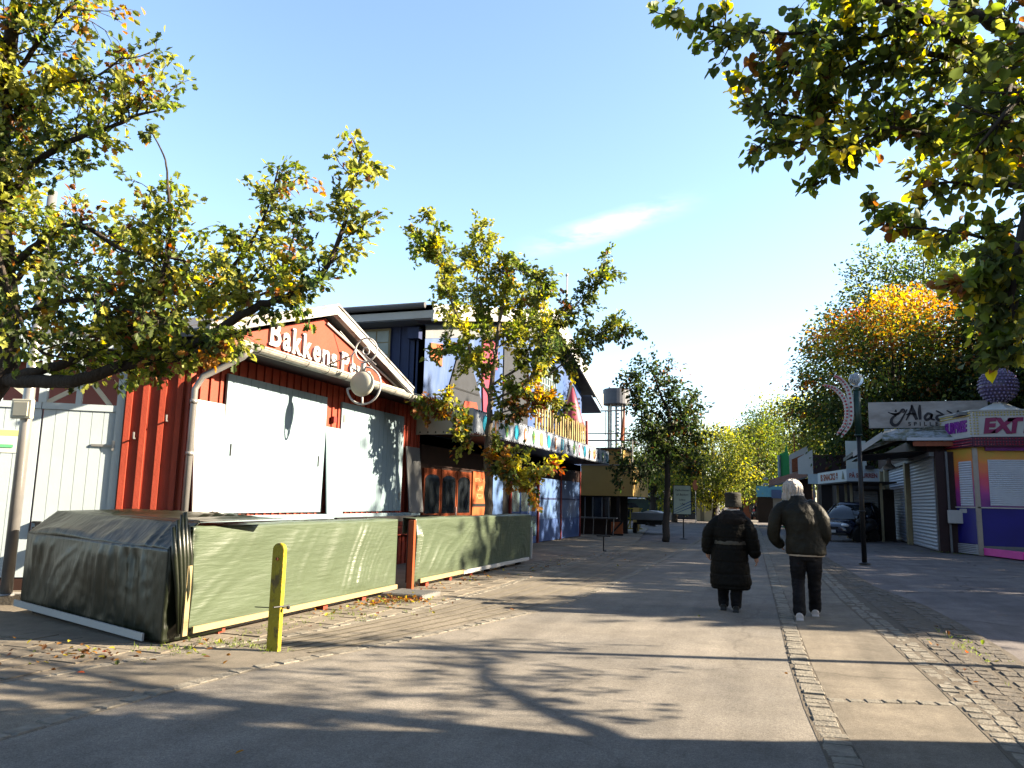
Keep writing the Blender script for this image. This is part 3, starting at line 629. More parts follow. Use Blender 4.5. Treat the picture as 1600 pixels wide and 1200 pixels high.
def emblem(y, kind, c):
    z = 3.095; x = CX+.004; P = []
    if kind == 'disc': P = [(.17*math.cos(a), .19*math.sin(a)) for a in [math.tau*k/18 for k in range(18)]]
    if kind == 'oval': P = [(.125*math.cos(a), .19*math.sin(a)) for a in [math.tau*k/16 for k in range(16)]]
    if kind == 'leaf': P = [(.0, .2), (.07, .1), (.15, .05), (.1, -.02), (.07, -.12), (.0, -.2), (-.07, -.12), (-.1, -.02), (-.15, .05), (-.07, .1)]
    if kind == 'star': P = [((.19 if k % 2 == 0 else .07)*math.sin(math.tau*k/10), (.19 if k % 2 == 0 else .07)*math.cos(math.tau*k/10)) for k in range(10)]
    if kind == 'u': P = [(-.12, .18), (-.12, -.1), (-.05, -.18), (.05, -.18), (.12, -.1), (.12, .18), (.05, .18), (.05, -.07), (0, -.1), (-.05, -.07), (-.05, .18)]
    e = ob('emblem', MB().prism([(x, y+a, z+b) for a, b in P], (.012, 0, 0)), cols[c], blue)
    if kind in ('oval',): ob('emblem_inner', MB().prism([(x+.012, y+a*.5+.02, z+b*.55) for a, b in P], (.004, 0, 0)), 'white', e)
    if kind == 'leaf': ob('emblem_inner', MB().prism([(x+.012, y+a*.5, z+b*.4) for a, b in P], (.004, 0, 0)), 'bulby', e)
seq = [('disc', 'teal'), ('oval', 'oran'), ('leaf', 'leafg'), ('disc', 'teal'), ('oval', 'brown'), ('leaf', 'leafg'), ('disc', 'oran'), ('disc', 'teal'), ('oval', 'brown'), ('u', 'teal'), ('star', 'bk'), ('leaf', 'leafg'), ('oval', 'purp'), ('disc', 'teal'), ('leaf', 'bk'), ('disc', 'oran'), ('star', 'bk'), ('leaf', 'leafg'), ('u', 'teal')]
for k, (a, c) in enumerate(seq): emblem(16.2+k*.74, a, c)
ob('balcony_rail', MB().box((-6.40, 20.5, 3.95), (-6.36, 26.6, 4.0)).box((-6.40, 20.5, 3.5), (-6.36, 26.6, 3.54)), 'woodd', blue)
y = 20.5
while y < 26.5:
    q = rnd.uniform(-.05, .05); ob('picket', MB().prism([(-6.36, y, 3.34), (-6.36, y+.13, 3.34), (-6.36, y+.13+q, 4.05+rnd.uniform(-.06, .1)), (-6.36, y+q+.02, 4.08+rnd.uniform(-.06, .1))], (.03, 0, 0)), 'bamboo', blue); y += .29
ob('end_post', MB().tube([(-6.33, 26.7, 3.3), (-6.36, 26.75, 4.25)], .05, 8), 'redd', blue)
ob('cone_tent', MB().lathe((-6.85, 26.6, 3.9), [(.52, 0), (.40, .35), (.20, 1.0), (.02, 1.55)], 18), 'pink', blue, smooth=True)
# ground floor
ob('wall_lower', MB().box((X-.02, 15.8, 0), (X+.0, 31, 2.85)).box((X-.02, 15.8, 2.14), (X+.03, 31, 2.6)), 'woodd', blue)
def door(y0, y1, z1, m, n, rail=.95, gl='glass', z0=0.02):
    d = ob('door', MB().box((X+.0, y0, z0), (X+.04, y1, z1)), m, blue); w = (y1-y0)/n
    g = MB(); fr = MB()
    for i in range(n):
        a, b = y0+i*w+.08, y0+(i+1)*w-.08
        g.box((X+.04, a, rail+.1), (X+.047, b, z1-.25)); g.box((X+.04, a, .25), (X+.047, b, rail-.05))
        g.prism([(X+.04, a+(b-a)*(1-math.cos(t))/2, z1-.25+.12*math.sin(t)) for t in [math.pi*k/8 for k in range(9)]], (.006, 0, 0))
        fr.box((X+.04, y0+i*w-.012, z0), (X+.06, y0+i*w+.012, z1))
    ob('glazing', g, gl, d); ob('door_stile', fr, m, d); ob('handle', MB().box((X+.06, y0+w*2-.10 if n > 2 else y1-.2, 1.0), (X+.085, (y0+w*2-.07) if n > 2 else y1-.17, 1.2)), 'white', d)
door(15.95, 18.85, 2.08, 'wood', 3)
ps = ob('poster_board', MB().box((X+.0, 18.95, .3), (X+.05, 19.95, 2.12)), mat('orange poster', (.42, .10, .03), .5, .15), blue)
for k, (s_, z_, m_) in enumerate((('RESTAURANT', 1.86, 'oran'), ('CAFE', 1.62, 'oran'), ('PIZZA', 1.42, 'oran'), ('KIOSK', .78, 'oran'), ('Ta selv', .5, 'oran'))):
    ob('poster_lettering', text(s_, .17 if len(s_) < 9 else .13, .004, .004), cols[m_], ps, M_=onX(X+.052, 19.45, z_))
ob('poster_band', MB().box((X+.05, 18.95, 1.2), (X+.056, 19.95, 1.28)), 'black', ps)
ob('wall_panel', MB().box((X, 20.5, 0), (X+.04, 21.35, 2.15)), 'bluel', blue)
ob('dark_panel', MB().box((X, 21.4, 0), (X+.02, 21.95, 2.2)), 'black', blue)
door(22.1, 24.75, 2.1, 'blue', 3, gl=mat('reflecting panes', (.10, .16, .17), .15, .6, 3))
for y in (21.98, 24.85, 27.72, 30.65): ob('door_post', MB().box((X, y, 0), (X+.07, y+.12, 2.6)), 'redd', blue)
for y0, y1 in ((25.0, 27.7), (27.86, 30.62)):
    ob('shutter_panel', MB().box((X, y0, .78), (X+.04, y1, 2.16)), 'bluel', blue); ob('shutter_panel', MB().box((X, y0, .03), (X+.045, y1, .775)), 'blue', blue)
    ob('shutter_rail', MB().box((X+.04, y0, 1.44), (X+.055, y1, 1.50)), 'navy', blue)
fp = thing('flagpole', 'thin white flagpole rising behind the blue building', 'flagpole', (-9, 33.7, 0))
ob('pole', MB().tube([(-9, 33.7, 0), (-9, 33.7, 11.8)], [.07, .035], 10), 'white', fp, smooth=True); ob('finial', MB().ball((-9, 33.7, 11.86), .08, 10), 'white', fp, smooth=True)

# ================================================================ ochre stall beyond
st = thing('ochre_stall', 'ochre panelled food stall with steel frame on top, beyond the blue building', 'stall', (-7, 33, 0))
ob('upper_panel', MB().box((-8.6, 32.9, 1.66), (-5.78, 33.0, 2.96)).box((-5.86, 33.0, 1.66), (-5.78, 37, 2.96)), 'ochre', st)
ob('panel_trim', MB().box((-8.6, 32.86, 2.96), (-5.74, 33.05, 3.0)), 'steel', st)
ob('back_wall', MB().box((-10, 35.0, 0), (-6.4, 35.1, 2.9)).box((-10, 33, 1.64), (-5.86, 37, 1.66)), 'dark', st)
for x in (-6.5, -8.4): ob('post', MB().box((x, 32.95, 0), (x+.14, 33.1, 1.66)), 'dark', st)
ob('counter', MB().box((-8.4, 33.1, .0), (-6.5, 33.2, .62)).box((-8.5, 32.9, .62), (-6.4, 33.3, .68)), 'woodd', st)
ob('window', MB().box((-7.6, 33.05, .72), (-6.8, 33.09, 1.6)), 'glass', st)
for x in (-7.9, -7.55, -7.15, -6.85): ob('post', MB().box((x, 32.96, .68), (x+.04, 33.0, 1.6)), 'greyb', st)
mb = MB().tube([(-8.6, 33, 4.05), (-5.8, 33, 4.05)], .035, 6).tube([(-8.2, 33, 4.35), (-5.9, 33, 4.35)], .025, 6).tube([(-5.82, 33, 2.96), (-5.82, 33, 4.05)], .04, 6).tube([(-5.82, 33, 4.05), (-5.9, 38, 4.05)], .035, 6).tube([(-8.6, 33, 5.35), (-6.15, 33, 5.35)], .03, 6).tube([(-6.3, 33, 4.3), (-6.3, 33, 2.96)], .03, 6).tube([(-7.0, 33, 4.3), (-7.0, 33, 5.35)], .012, 6)
ob('roof_frame', mb, 'steel', st)
ob('mast', MB().tube([(-6.15, 33, 5.5), (-6.28, 33, 4.05)], [.02, .09], 8), 'rust', st)
ob('rear_block', MB().box((-9, 34, 2.96), (-6.4, 36, 3.75)), 'ochre', st); ob('rear_roof', MB().box((-9, 33.8, 3.75), (-6.3, 36, 3.8)), 'grey', st)
tb = thing('trestle_table', 'narrow pale table with thin steel legs in front of the ochre stall', 'table', (-7.1, 31.9, 0))
ob('tabletop', MB().box((-7.9, 31.9, .72), (-6.3, 32.3, .76)), 'greyb', tb)
for x in (-7.7, -7.3, -6.75, -6.45): ob('leg', MB().tube([(x, 32.0, 0), (x+.03, 32.0, .72)], .018, 6), 'steel', tb)
cr = thing('wooden_crate', 'cross braced wooden crate panel beside the stall post', 'crate', (-6.2, 32.4, 0))
mb = MB().box((-6.62, 32.4, .08), (-6.12, 32.44, .6)); ob('panel', mb, 'orange', cr)
ob('brace', MB().prism([(-6.62, 32.39, .1), (-6.55, 32.39, .1), (-6.12, 32.39, .55), (-6.12, 32.39, .6), (-6.18, 32.39, .6)], (0, -.02, 0)).box((-6.66, 32.38, .02), (-6.1, 32.4, .09)).box((-6.66, 32.38, .58), (-6.1, 32.4, .64)), 'black', cr)
# ride tower far off
tw = thing('ride_tower', 'grey cylinder on steel columns standing far beyond the ochre stall', 'tower', (-12, 62, 0))
cx, cy = -12.05, 61
ob('drum', MB().lathe((cx, cy, 9.15), [(1.05, 0), (1.08, .06), (1.08, 1.22), (1.0, 1.28), (.2, 1.3)], 28), 'slate2', tw, smooth=False)
ob('vent', MB().box((cx-.6, cy-.2, 10.4), (cx-.5, cy, 10.62)).box((cx+.3, cy-.2, 10.4), (cx+.42, cy, 10.7)), 'slate2', tw)
for k in range(8): a = math.tau*k/8+.2; ob('column', MB().tube([(cx+.62*math.cos(a), cy+.62*math.sin(a), 0), (cx+.62*math.cos(a), cy+.62*math.sin(a), 9.2)], .09, 8), 'steel' if k % 3 else 'slate2', tw)
mb = MB()
for k in range(24): mb.box((cx+.15, cy-.7, 2+k*.3), (cx+.38, cy-.68, 2.12+k*.3))
ob('ladder', mb, 'steel', tw); ob('cable', MB().tube([(cx-.85, cy, 0), (cx-.85, cy, 9.2)], .02, 5).tube([(cx+.85, cy, 0), (cx+.85, cy, 9.2)], .02, 5), 'black', tw)
# thin tubes at street
o = ob('marker_post', MB().tube([(-4.7, 21.96, 0), (-4.7, 21.96, .42)], .02, 6).box((-4.9, 21.94, .42), (-4.5, 21.98, .45)).ball((-4.66, 21.96, .02), .05, 8, (1, 1, .5)), 'black'); tag(o, 'thin dark T shaped marker post on the pavement before the stall', 'post')
# flat trailer
tr = thing('flat_trailer', 'small pale flatbed trailer parked behind the thin dark tree', 'trailer', (-5.5, 36, 0))
ob('bed', MB().box((-6.35, 35.6, .62), (-4.75, 37.6, .95)), 'greyb', tr, bevel=.02)
ob('load', MB().prism([(-5.9, 35.7, .95), (-5.0, 35.7, .95), (-5.2, 35.7, 1.02), (-5.6, 35.7, 1.05)], (0, 1.6, 0)), 'white', tr)
ob('chassis', MB().box((-6.1, 35.7, .42), (-5.0, 37.4, .62)).box((-5.6, 35.0, .4), (-5.5, 35.7, .5)), 'rubber', tr)
for x in (-6.3, -4.95): ob('wheel', MB().tube([(x, 36, .25), (x+.16, 36, .25)], .25, 14), 'rubber', tr)
# yellow barrier
yb = thing('yellow_barrier', 'low yellow lattice barrier beyond the ochre stall', 'barrier', (-7, 38.5, 0))
mb = MB()
for i in range(10): mb.box((-8.6+i*.24, 38.5, .1), (-8.56+i*.24, 38.53, 1.1)); 
for z in (.1, .6, 1.08): mb.box((-8.6, 38.49, z), (-6.3, 38.54, z+.05))
for i in range(6): mb.prism([(-8.5+i*.36, 38.48, .12), (-8.44+i*.36, 38.48, .12), (-8.14+i*.36, 38.48, 1.08), (-8.2+i*.36, 38.48, 1.08)], (0, .02, 0))
ob('lattice', mb, 'yellow', yb); ob('end_board', MB().box((-6.75, 38.45, 0), (-6.45, 38.49, 1.15)), 'ochre', yb)
# sign board on foot
sb = thing('menu_sign', 'pale green notice board on a thin dark stand in the middle of the street', 'sign', (-3.58, 31.97, 0))
sf = frame((-3.62, 31.97, 0), (.97, .24, 0), (0, 0, 1))
ob('stand', MB().tube([(-3.58, 31.97, 0), (-3.58, 31.97, .98)], .025, 8).lathe((-3.58, 31.97, 0), [(.16, 0), (.16, .02), (.03, .05)], 12), 'black', sb)
bd = ob('board', MB().box((-.34, .98, -.03), (.34, 2.12, .02), sf), mat('pale green board', (.50, .58, .46), .5, .08), sb)
ob('frame', MB().box((-.37, .96, -.035), (.37, .98, .03), sf).box((-.37, 2.12, -.035), (.37, 2.14, .03), sf).box((-.37, .98, -.035), (-.34, 2.12, .03), sf).box((.34, .98, -.035), (.37, 2.12, .03), sf), 'black', sb)
for s_, z_, h_ in (('Velkommen', 1.9, .12), ('til Bakken', 1.72, .12), ('lukket', 1.52, .10), ('i dag', 1.36, .10)): ob('lettering', text(s_, h_, .003, .001, .25), 'slate', sb, M_=sf @ Matrix.Translation((0, z_, .022)))
mb = MB()
for k in range(3): mb.prism([sf @ Vector(p) for p in ((-.34, .98+k*.09, .021), (-.30, .98+k*.09, .021), (.34, 1.28+k*.12, .021), (.34, 1.24+k*.12, .021))], sf.to_3x3() @ Vector((0, 0, .003)))
ob('stripe', mb, 'blue', sb)
# far background buildings at the street end
def simple_house(name, label, a, b, m, roof='grey', cat='building', ev=.3):
    t = thing(name, label, cat, ((a[0]+b[0])/2, (a[1]+b[1])/2, 0)); h = b[2]
    ob('wall', MB().box((a[0], a[1], 0), b), m, t)
    my = (a[1]+b[1])/2
    ob('roof', MB().prism([(a[0]-ev, a[1]-ev, h), (a[0]-ev, b[1]+ev, h), (a[0]-ev, my, h+(b[1]-a[1])*.22)], (b[0]-a[0]+2*ev, 0, 0)), roof, t); return t
h = simple_house('green_shed', 'long low green shed with pale sloping roof, behind the yellow barrier', (-19, 62, 0), (-8.5, 67, 1.7), 'dgreen', 'steel')
for x in (-16, -13.5, -11): ob('arch_window', MB().prism([(x+.7*math.cos(a), 61.98, .4+1.0*math.sin(a)) for a in [math.pi*k/10 for k in range(11)]], (0, -.03, 0)), 'glass', h)
h = simple_house('white_hut', 'small bright white hut at the street end right of the notice board', (-6.3, 66, 0), (-5.0, 68.5, 2.2), 'white')
ob('door', MB().box((-6.0, 65.95, 0), (-5.7, 66, 1.8)), 'greyb', h)
ob('window', MB().box((-5.5, 65.95, .9), (-5.1, 66, 1.7)), 'glass', h)
h = simple_house('glass_pavilion', 'dark glazed low pavilion between the green shed and the white hut', (-10.5, 72, 0), (-6.6, 76, 2.0), 'slate', 'greyb')
for k in range(6): ob('window', MB().box((-10.3+k*.62, 71.95, .5), (-9.85+k*.62, 72, 1.7)), 'glass', h)
h = simple_house('brick_hall', 'low rusty brown hall under the trees at the far end of the street', (-4.6, 84, 0), (3.5, 92, 2.3), 'rust', 'woodd')
for k in range(5): ob('window', MB().box((-4.2+k*1.5, 83.95, .7), (-3.3+k*1.5, 84, 1.7)), 'glass', h)
g = thing('iron_gate', 'dark iron gate beside the white hut', 'gate', (-4, 66, 0))
for k in range(12): ob('bar', MB().tube([(-4.8+k*.13, 66, 0), (-4.8+k*.13, 66, 1.9)], .02, 5), 'black', g)
ob('rail', MB().box((-4.85, 65.98, 1.8), (-3.3, 66.02, 1.86)).box((-4.85, 65.98, .15), (-3.3, 66.02, .2)), 'black', g)
ps = thing('parking_sign', 'small blue and white street sign on a thin pole by the iron gate', 'sign', (-4.3, 62, 0))
ob('pole', MB().tube([(-4.35, 62, 0), (-4.35, 62, 2.1)], .03, 6), 'steel', ps); ob('plate', MB().box((-4.6, 61.95, 1.7), (-4.1, 61.98, 2.2)), 'white', ps); ob('symbol', MB().box((-4.5, 61.93, 1.82), (-4.3, 61.95, 2.1)), 'blue', ps)
rs = thing('round_sign', 'round orange sign on a pole above the notice board', 'sign', (-5.5, 58, 0))
ob('pole', MB().tube([(-5.6, 58, 0), (-5.6, 58, 3.0)], .03, 6), 'steel', rs); ob('plate', MB().prism([(-5.6+.28*math.cos(a)*.7, 57.95, 2.75+.4*math.sin(a)) for a in [math.tau*k/16 for k in range(16)]], (0, .02, 0)), 'orange', rs)
# ================================================================ right side: kiosk
ki = thing('prize_kiosk', 'orange and navy fairground kiosk with bulb lined signs and a purple ball on top', 'kiosk', (6.5, 29, 0))
def gradmat(name):
    m = bpy.data.materials.new(name); m.use_nodes = True; n = m.node_tree.nodes; l = m.node_tree.links.new; b = n['Principled BSDF']; b.inputs['Roughness'].default_value = .5; b.inputs['Specular IOR Level'].default_value = .3
    t = n.new('ShaderNodeTexCoord'); s = n.new('ShaderNodeSeparateXYZ'); l(t.outputs['Object'], s.inputs['Vector'])
    z = n.new('ShaderNodeTexNoise'); z.inputs['Scale'].default_value = 2.2; z.inputs['Detail'].default_value = 4; l(t.outputs['Object'], z.inputs['Vector'])
    a = n.new('ShaderNodeMath'); a.operation = 'MULTIPLY_ADD'; l(z.outputs['Fac'], a.inputs[0]); a.inputs[1].default_value = .9; l(s.outputs['Z'], a.inputs[2])
    mr = n.new('ShaderNodeMapRange'); mr.inputs['From Min'].default_value = 1.8; mr.inputs['From Max'].default_value = 3.9; l(a.outputs[0], mr.inputs['Value'])
    r = n.new('ShaderNodeValToRGB'); e = r.color_ramp.elements; e[0].position = 0; e[0].color = (0.05, 0.015, 0.11, 1); e[1].position = 1; e[1].color = (0.275, 0.21, 0.03, 1)
    for p_, c_ in ((.3, (.24, .03, .16, 1)), (.5, (.42, .05, .07, 1)), (.75, (.46, .15, .03, 1))): q = e.new(p_); q.color = c_
    l(mr.outputs['Result'], r.inputs['Fac']); l(r.outputs['Color'], b.inputs['Base Color']); return m
M['grad'] = gradmat('sunset airbrush panels'); M['navyp'] = mat('navy glossy panels', (.014, .012, .22), .5, .25, 1.5, spec=.25)
K = Vector((5.98, 27.9, 0)); KL = Vector((5.42, 29.55, 0)); ld = (KL-K); 
LF = frame(KL, -ld, (0, 0, 1))    # x from back to front corner, y up, z outward
FF = frame(K, (1, 0, 0), (0, 0, 1))
ll = ld.length
ob('lower_panel', MB().box((0, .34, -.05), (ll, 1.46, 0), LF), 'navyp', ki); ob('lower_panel', MB().box((0, .30, -.05), (2.6, 1.46, 0), FF), 'navyp', ki)
ob('upper_panel', MB().box((0, 1.50, -.05), (ll, 3.38, 0), LF), 'grad', ki); ob('upper_panel', MB().box((0, 1.50, -.05), (2.6, 3.38, 0), FF), 'grad', ki)
ob('belt_rail', MB().box((0, 1.46, -.05), (ll, 1.50, .03), LF).box((0, 1.46, -.05), (2.6, 1.50, .03), FF), 'white', ki)
ob('corner_post', MB().box((-.05, 0, -.05), (.09, 3.36, .03), FF), 'steel', ki)
mb = MB()
for k in range(6): mb.box((0, .02+k*.053, -.04), (ll, .055+k*.053, .03), LF)
ob('base_slats', mb, 'shut', ki); ob('base_panel', MB().box((0, 0, -.06), (2.6, .30, -.01), FF), 'greyb', ki)
def rshut(F, x0, x1, y0, y1, m='shut', pitch=.075, z=.0):
    mb = MB(); y = y0
    while y < y1-.01:
        a = min(y+pitch*.86, y1); mb.add([F @ Vector(p) for p in ((x0, y, z+.005), (x1, y, z+.005), (x1, (y+a)/2, z+.028), (x0, (y+a)/2, z+.028), (x1, a, z+.008), (x0, a, z+.008))], [(0, 1, 2, 3), (3, 2, 4, 5)]); y += pitch
    mb.box((x0, y0, z-.01), (x1, y1, z+.004), F); return mb
ob('roller_shutter', rshut(LF, ll*.5, ll*.9, 1.52, 2.95), 'kshut', ki); ob('roller_shutter', rshut(FF, .36, 2.6, 1.54, 2.98, pitch=.06), 'kshut', ki)
ob('label_plate', MB().box((ll*.44, 1.3, 0), (ll*.66, 1.43, .01), LF).box((1.35, 1.28, 0), (1.7, 1.42, .01), FF), 'white', ki)
ob('awning_strip', MB().box((.3, 3.26, 0), (2.6, 3.38, .12), FF), 'purple', ki)
# marquee
MF = frame(K + Vector((-.06, -.28, 0)), (1, 0, 0), (0, 0, 1)); ML = frame(KL + Vector((-.04, .0, 0)), (K + Vector((-.06, -.28, 0))) - (KL + Vector((-.04, 0, 0))), (0, 0, 1)); ml = ((K + Vector((-.06, -.28, 0))) - (KL + Vector((-.04, 0, 0)))).length
ob('marquee_band', MB().box((0, 3.38, -.3), (2.9, 3.72, 0), MF).box((0, 3.38, -.3), (ml, 3.72, 0), ML), mat('plum band', (.09, .015, .05), .4, .2), ki)
ob('marquee_board', MB().box((0, 3.72, -.3), (2.9, 4.5, .0), MF).box((0, 3.72, -.3), (ml, 4.5, .0), ML), 'white', ki)
ob('marquee_rim', MB().box((-.03, 4.5, -.3), (2.9, 4.54, .04), MF).box((0, 4.5, -.3), (ml, 4.54, .04), ML).box((-.02, 3.68, -.3), (2.9, 3.72, .03), MF).box((0, 3.68, -.3), (ml, 3.72, .03), ML), 'white', ki)
by, brr = MB(), MB()
for F, l_ in ((MF, 2.9), (ML, ml)):
    x = .06
    while x < l_:
        for yy in (4.45, 4.37): by.ball(F @ Vector((x, yy, .02)), .026, 6)
        for yy in (3.62, 3.52, 3.44): brr.ball(F @ Vector((x, yy, .02)), .024, 6)
        x += .085
    for k in range(8):
        for xx in ((.06, .15) if F is MF else (l_-.06, .06)): by.ball(F @ Vector((xx, 3.78+k*.085, .02)), .026, 6)
ob('yellow_bulbs', by, 'bulby', ki)['kind'] = 'stuff'
ob('red_bulbs', brr, 'bulbr', ki)['kind'] = 'stuff'
mlet = mat('plum lettering', (.26, .02, .10), .35, .2); mlet2 = mat('violet lettering', (.22, .02, .30), .35, .2)
for ch, x_, rz_ in (('E', .45, .06), ('X', .80, -.05), ('T', 1.12, .04), ('R', 1.56, 0), ('A', 1.82, .05)):
    ob('lettering', text(ch, .62, .012, .035, .22), mlet, ki, M_=MF @ Matrix.Translation((x_, 3.82, .012)) @ Matrix.Rotation(rz_, 4, 'Z'))
ob('lettering', text('SURPRISE', .40, .012, .02, .1), mlet2, ki, M_=ML @ Matrix.Translation((ml/2, 3.9, .012)) @ Matrix.Scale(.84, 4, (1, 0, 0)) @ Matrix.Scale(1.2, 4, (0, 1, 0)))
cap = (6.95, 28.6)
ob('roof_cap', MB().lathe((cap[0], cap[1], 4.54), [(.85, 0), (.20, .30), (.2, .34)], 4), 'white', ki)
ob('roof', MB().box((5.6, 27.8, 4.40), (8.8, 30.8, 4.5)).box((6.1, 28.1, 0), (8.5, 30.2, 3.4)), 'greyb', ki)
ball = MB(); bc = Vector((cap[0], cap[1], 5.42)); br = .56
for i in range(1, 15):
    th = math.pi*i/15; n = max(6, int(30*math.sin(th)))
    for j in range(n):
        a = math.tau*j/n + (i % 2)*.1; d = Vector((math.sin(th)*math.cos(a), math.sin(th)*math.sin(a), math.cos(th))); ball.ball(bc + d*br, .042, 5)
bb = ob('ornament_ball', MB().ball(bc, br-.01, 24), mat('violet grey ball', (.08, .06, .12), .3, .3, 6), ki, smooth=True); bo = ob('ball_studs', ball, mat('violet studs', (.15, .11, .24), .2, .5, 8), bb); bo['kind'] = 'stuff'
pf = ob('step_platform', MB().prism([(6.1, 27.85, .12), (8.5, 27.85, .12), (8.5, 26.0, .12), (6.62, 26.0, .12)], (0, 0, .10)), 'greyb', ki)
ob('platform_skirt', MB().prism([(6.06, 27.85, .02), (6.6, 25.97, .02), (6.64, 25.99, .02), (6.1, 27.87, .02)], (0, 0, .22)).box((6.6, 25.95, .02), (8.5, 25.98, .24)), 'magenta', pf)
st_ = MB()
for k in range(10): st_.ball((6.75+k*.18, 25.94, .13+.05*(k % 2)), .014, 6)
ob('skirt_dots', st_, 'white', pf)

# ================================================================ Aladdin arcade
al = thing('arcade_building', 'low arcade building with roller shutters and a weathered lamp emblem sign on its roof', 'building', (7, 34, 0))
ob('wall', MB().box((5.06, 29.0, 0), (13, 43, 3.3)).box((5.06, 28.98, 0), (5.3, 29.0, 3.3)), 'maroon', al)
AF = frame((5.05, 43, 0), (0, -1, 0), (0, 0, 1))  # x along -Y, y up, z = -X outward
for y0, y1 in ((29.3, 34.1), (34.7, 40.2)):
    ob('roller_shutter', rshut(AF, 43-y1, 43-y0, .03, 3.15, pitch=.12), 'shut', al)
for y in (34.15, 40.3, 42.0): ob('post', MB().box((4.86, y, 0), (5.04, y+.42, 3.2)), 'cremepost', al)
ob('lintel', MB().box((4.9, 29.1, 3.16), (5.05, 43, 3.30)), 'greyb', al)
ob('corner_post', MB().box((5.35, 28.9, 0), (5.41, 28.97, 3.3)), 'greyb', al)
ob('wall_box', MB().box((5.3, 28.7, .95), (5.85, 28.9, 1.38)), 'white', al, bevel=.02)
# pent roof: underside dark, top mossy shingles
ob('roof', MB().box((4.9, 29.35, 3.31), (13, 42.8, 3.98)), 'maroon', al); ob('ceiling', MB().prism([(2.9, 29.4, 3.2), (4.88, 29.4, 3.35), (4.88, 29.4, 3.38), (2.9, 29.4, 3.23)], (0, 4.3, 0)), 'dark', al)
mb = MB().prism([(2.6, 29.2, 3.22), (2.6, 29.2, 3.30), (5.1, 29.2, 4.18), (9, 29.2, 4.18), (9, 29.2, 4.1), (5.1, 29.2, 4.08)], (0, 4.6, 0))
for k in range(9): mb.prism([(2.6+k*.28, 29.15, 3.31+k*.098), (2.9+k*.28, 29.15, 3.42+k*.098), (2.9+k*.28, 29.15, 3.44+k*.098), (2.6+k*.28, 29.15, 3.36+k*.098)], (0, 4.6, 0))
ob('shingle_roof', mb, mat('mossy shingles', (.10, .11, .07), .9, .35, 5, .4, c2=(.24, .25, .25)), al)
ob('front_roof', MB().prism([(3.45, 28.75, 3.66), (3.6, 29.3, 4.05), (9, 29.3, 4.05), (9, 28.75, 3.70)], (0, 0, .06)), mat('mossy shingles front', (.13, .14, .10), .9, .35, 5, .4, c2=(.34, .36, .38)), al)
ob('bargeboard', MB().prism([(2.55, 29.14, 3.12), (2.55, 29.14, 3.32), (3.5, 29.14, 4.0), (3.5, 29.14, 3.78)], (0, -.05, 0)).box((3.5, 29.08, 3.76), (4.4, 29.13, 3.96)), 'white', al)
ob('eave_beam', MB().box((4.4, 28.80, 3.48), (9, 28.86, 3.64)), 'wood', al); ob('edge_strip', MB().box((4.2, 28.70, 3.66), (9, 28.76, 3.76)), 'shut', al)
ob('sign_post', MB().box((3.9, 29.95, 3.9), (4.0, 30.05, 4.3)).box((6.2, 29.95, 3.9), (6.3, 30.05, 4.3)), 'black', al)
sg = ob('sign_board', MB().box((3.2, 29.9, 4.20), (6.92, 30.0, 5.12)), 'signw', al)
mk = mat('sign black lettering', (.03, .025, .03), .6, .2)
def brush(pts, ws, parent, F, m, z=.012, close=False):
    'tapered brush stroke in frame F'
    P = [Vector((p[0], p[1])) for p in pts]; n = len(P); lft, rgt = [], []
    for i in range(n):
        t = (P[min(i+1, n-1)]-P[max(i-1, 0)]).normalized(); nn = Vector((-t.y, t.x))*ws[i]/2; lft.append(P[i]+nn); rgt.append(P[i]-nn)
    v = [F @ Vector((p.x, p.y, 0)) for p in lft+rgt] + [F @ Vector((p.x, p.y, z)) for p in lft+rgt]; f = []
    for i in range(n-1):
        a, b, c, d = i, i+1, n+i+1, n+i; f += [(a, b, c, d), (a+2*n, d+2*n, c+2*n, b+2*n), (a, a+2*n, b+2*n, b), (d, c, c+2*n, d+2*n)]
    return MB().add(v, f)
def curve(pts, k=6):
    out = []; n = len(pts)
    for i in range(n-1):
        p0, p1, p2, p3 = [Vector(pts[max(0, min(n-1, i+j))]) for j in (-1, 0, 1, 2)]
        for s in range(k):
            t = s/k; out.append(.5*((2*p1)+(-p0+p2)*t+(2*p0-5*p1+4*p2-p3)*t*t+(-p0+3*p1-3*p2+p3)*t**3))
    out.append(Vector(pts[-1])); return out
SF = frame((3.2, 29.895, 4.2), (1, 0, 0), (0, 0, 1))
def stroke(pts, w0, w1, w2):
    c = curve(pts); n = len(c); w0, w1, w2 = w0*1.5+.01, w1*1.6+.01, w2*1.5+.01; ws = [(w0+(w1-w0)*min(1, 2*i/n)) if i < n/2 else (w1+(w2-w1)*(2*i/n-1)) for i in range(n)]
    return brush(c, ws, sg, SF, mk)
def glyph(strokes, dx=0, dy=0, s=1, name='lettering'):
    mb = MB()
    for pts, w in strokes:
        t = stroke([(dx+x*s, dy+y*s) for x, y in pts], *[q*s for q in w]); mb.add(t.v, t.f)
    return ob(name, mb, mk, sg)
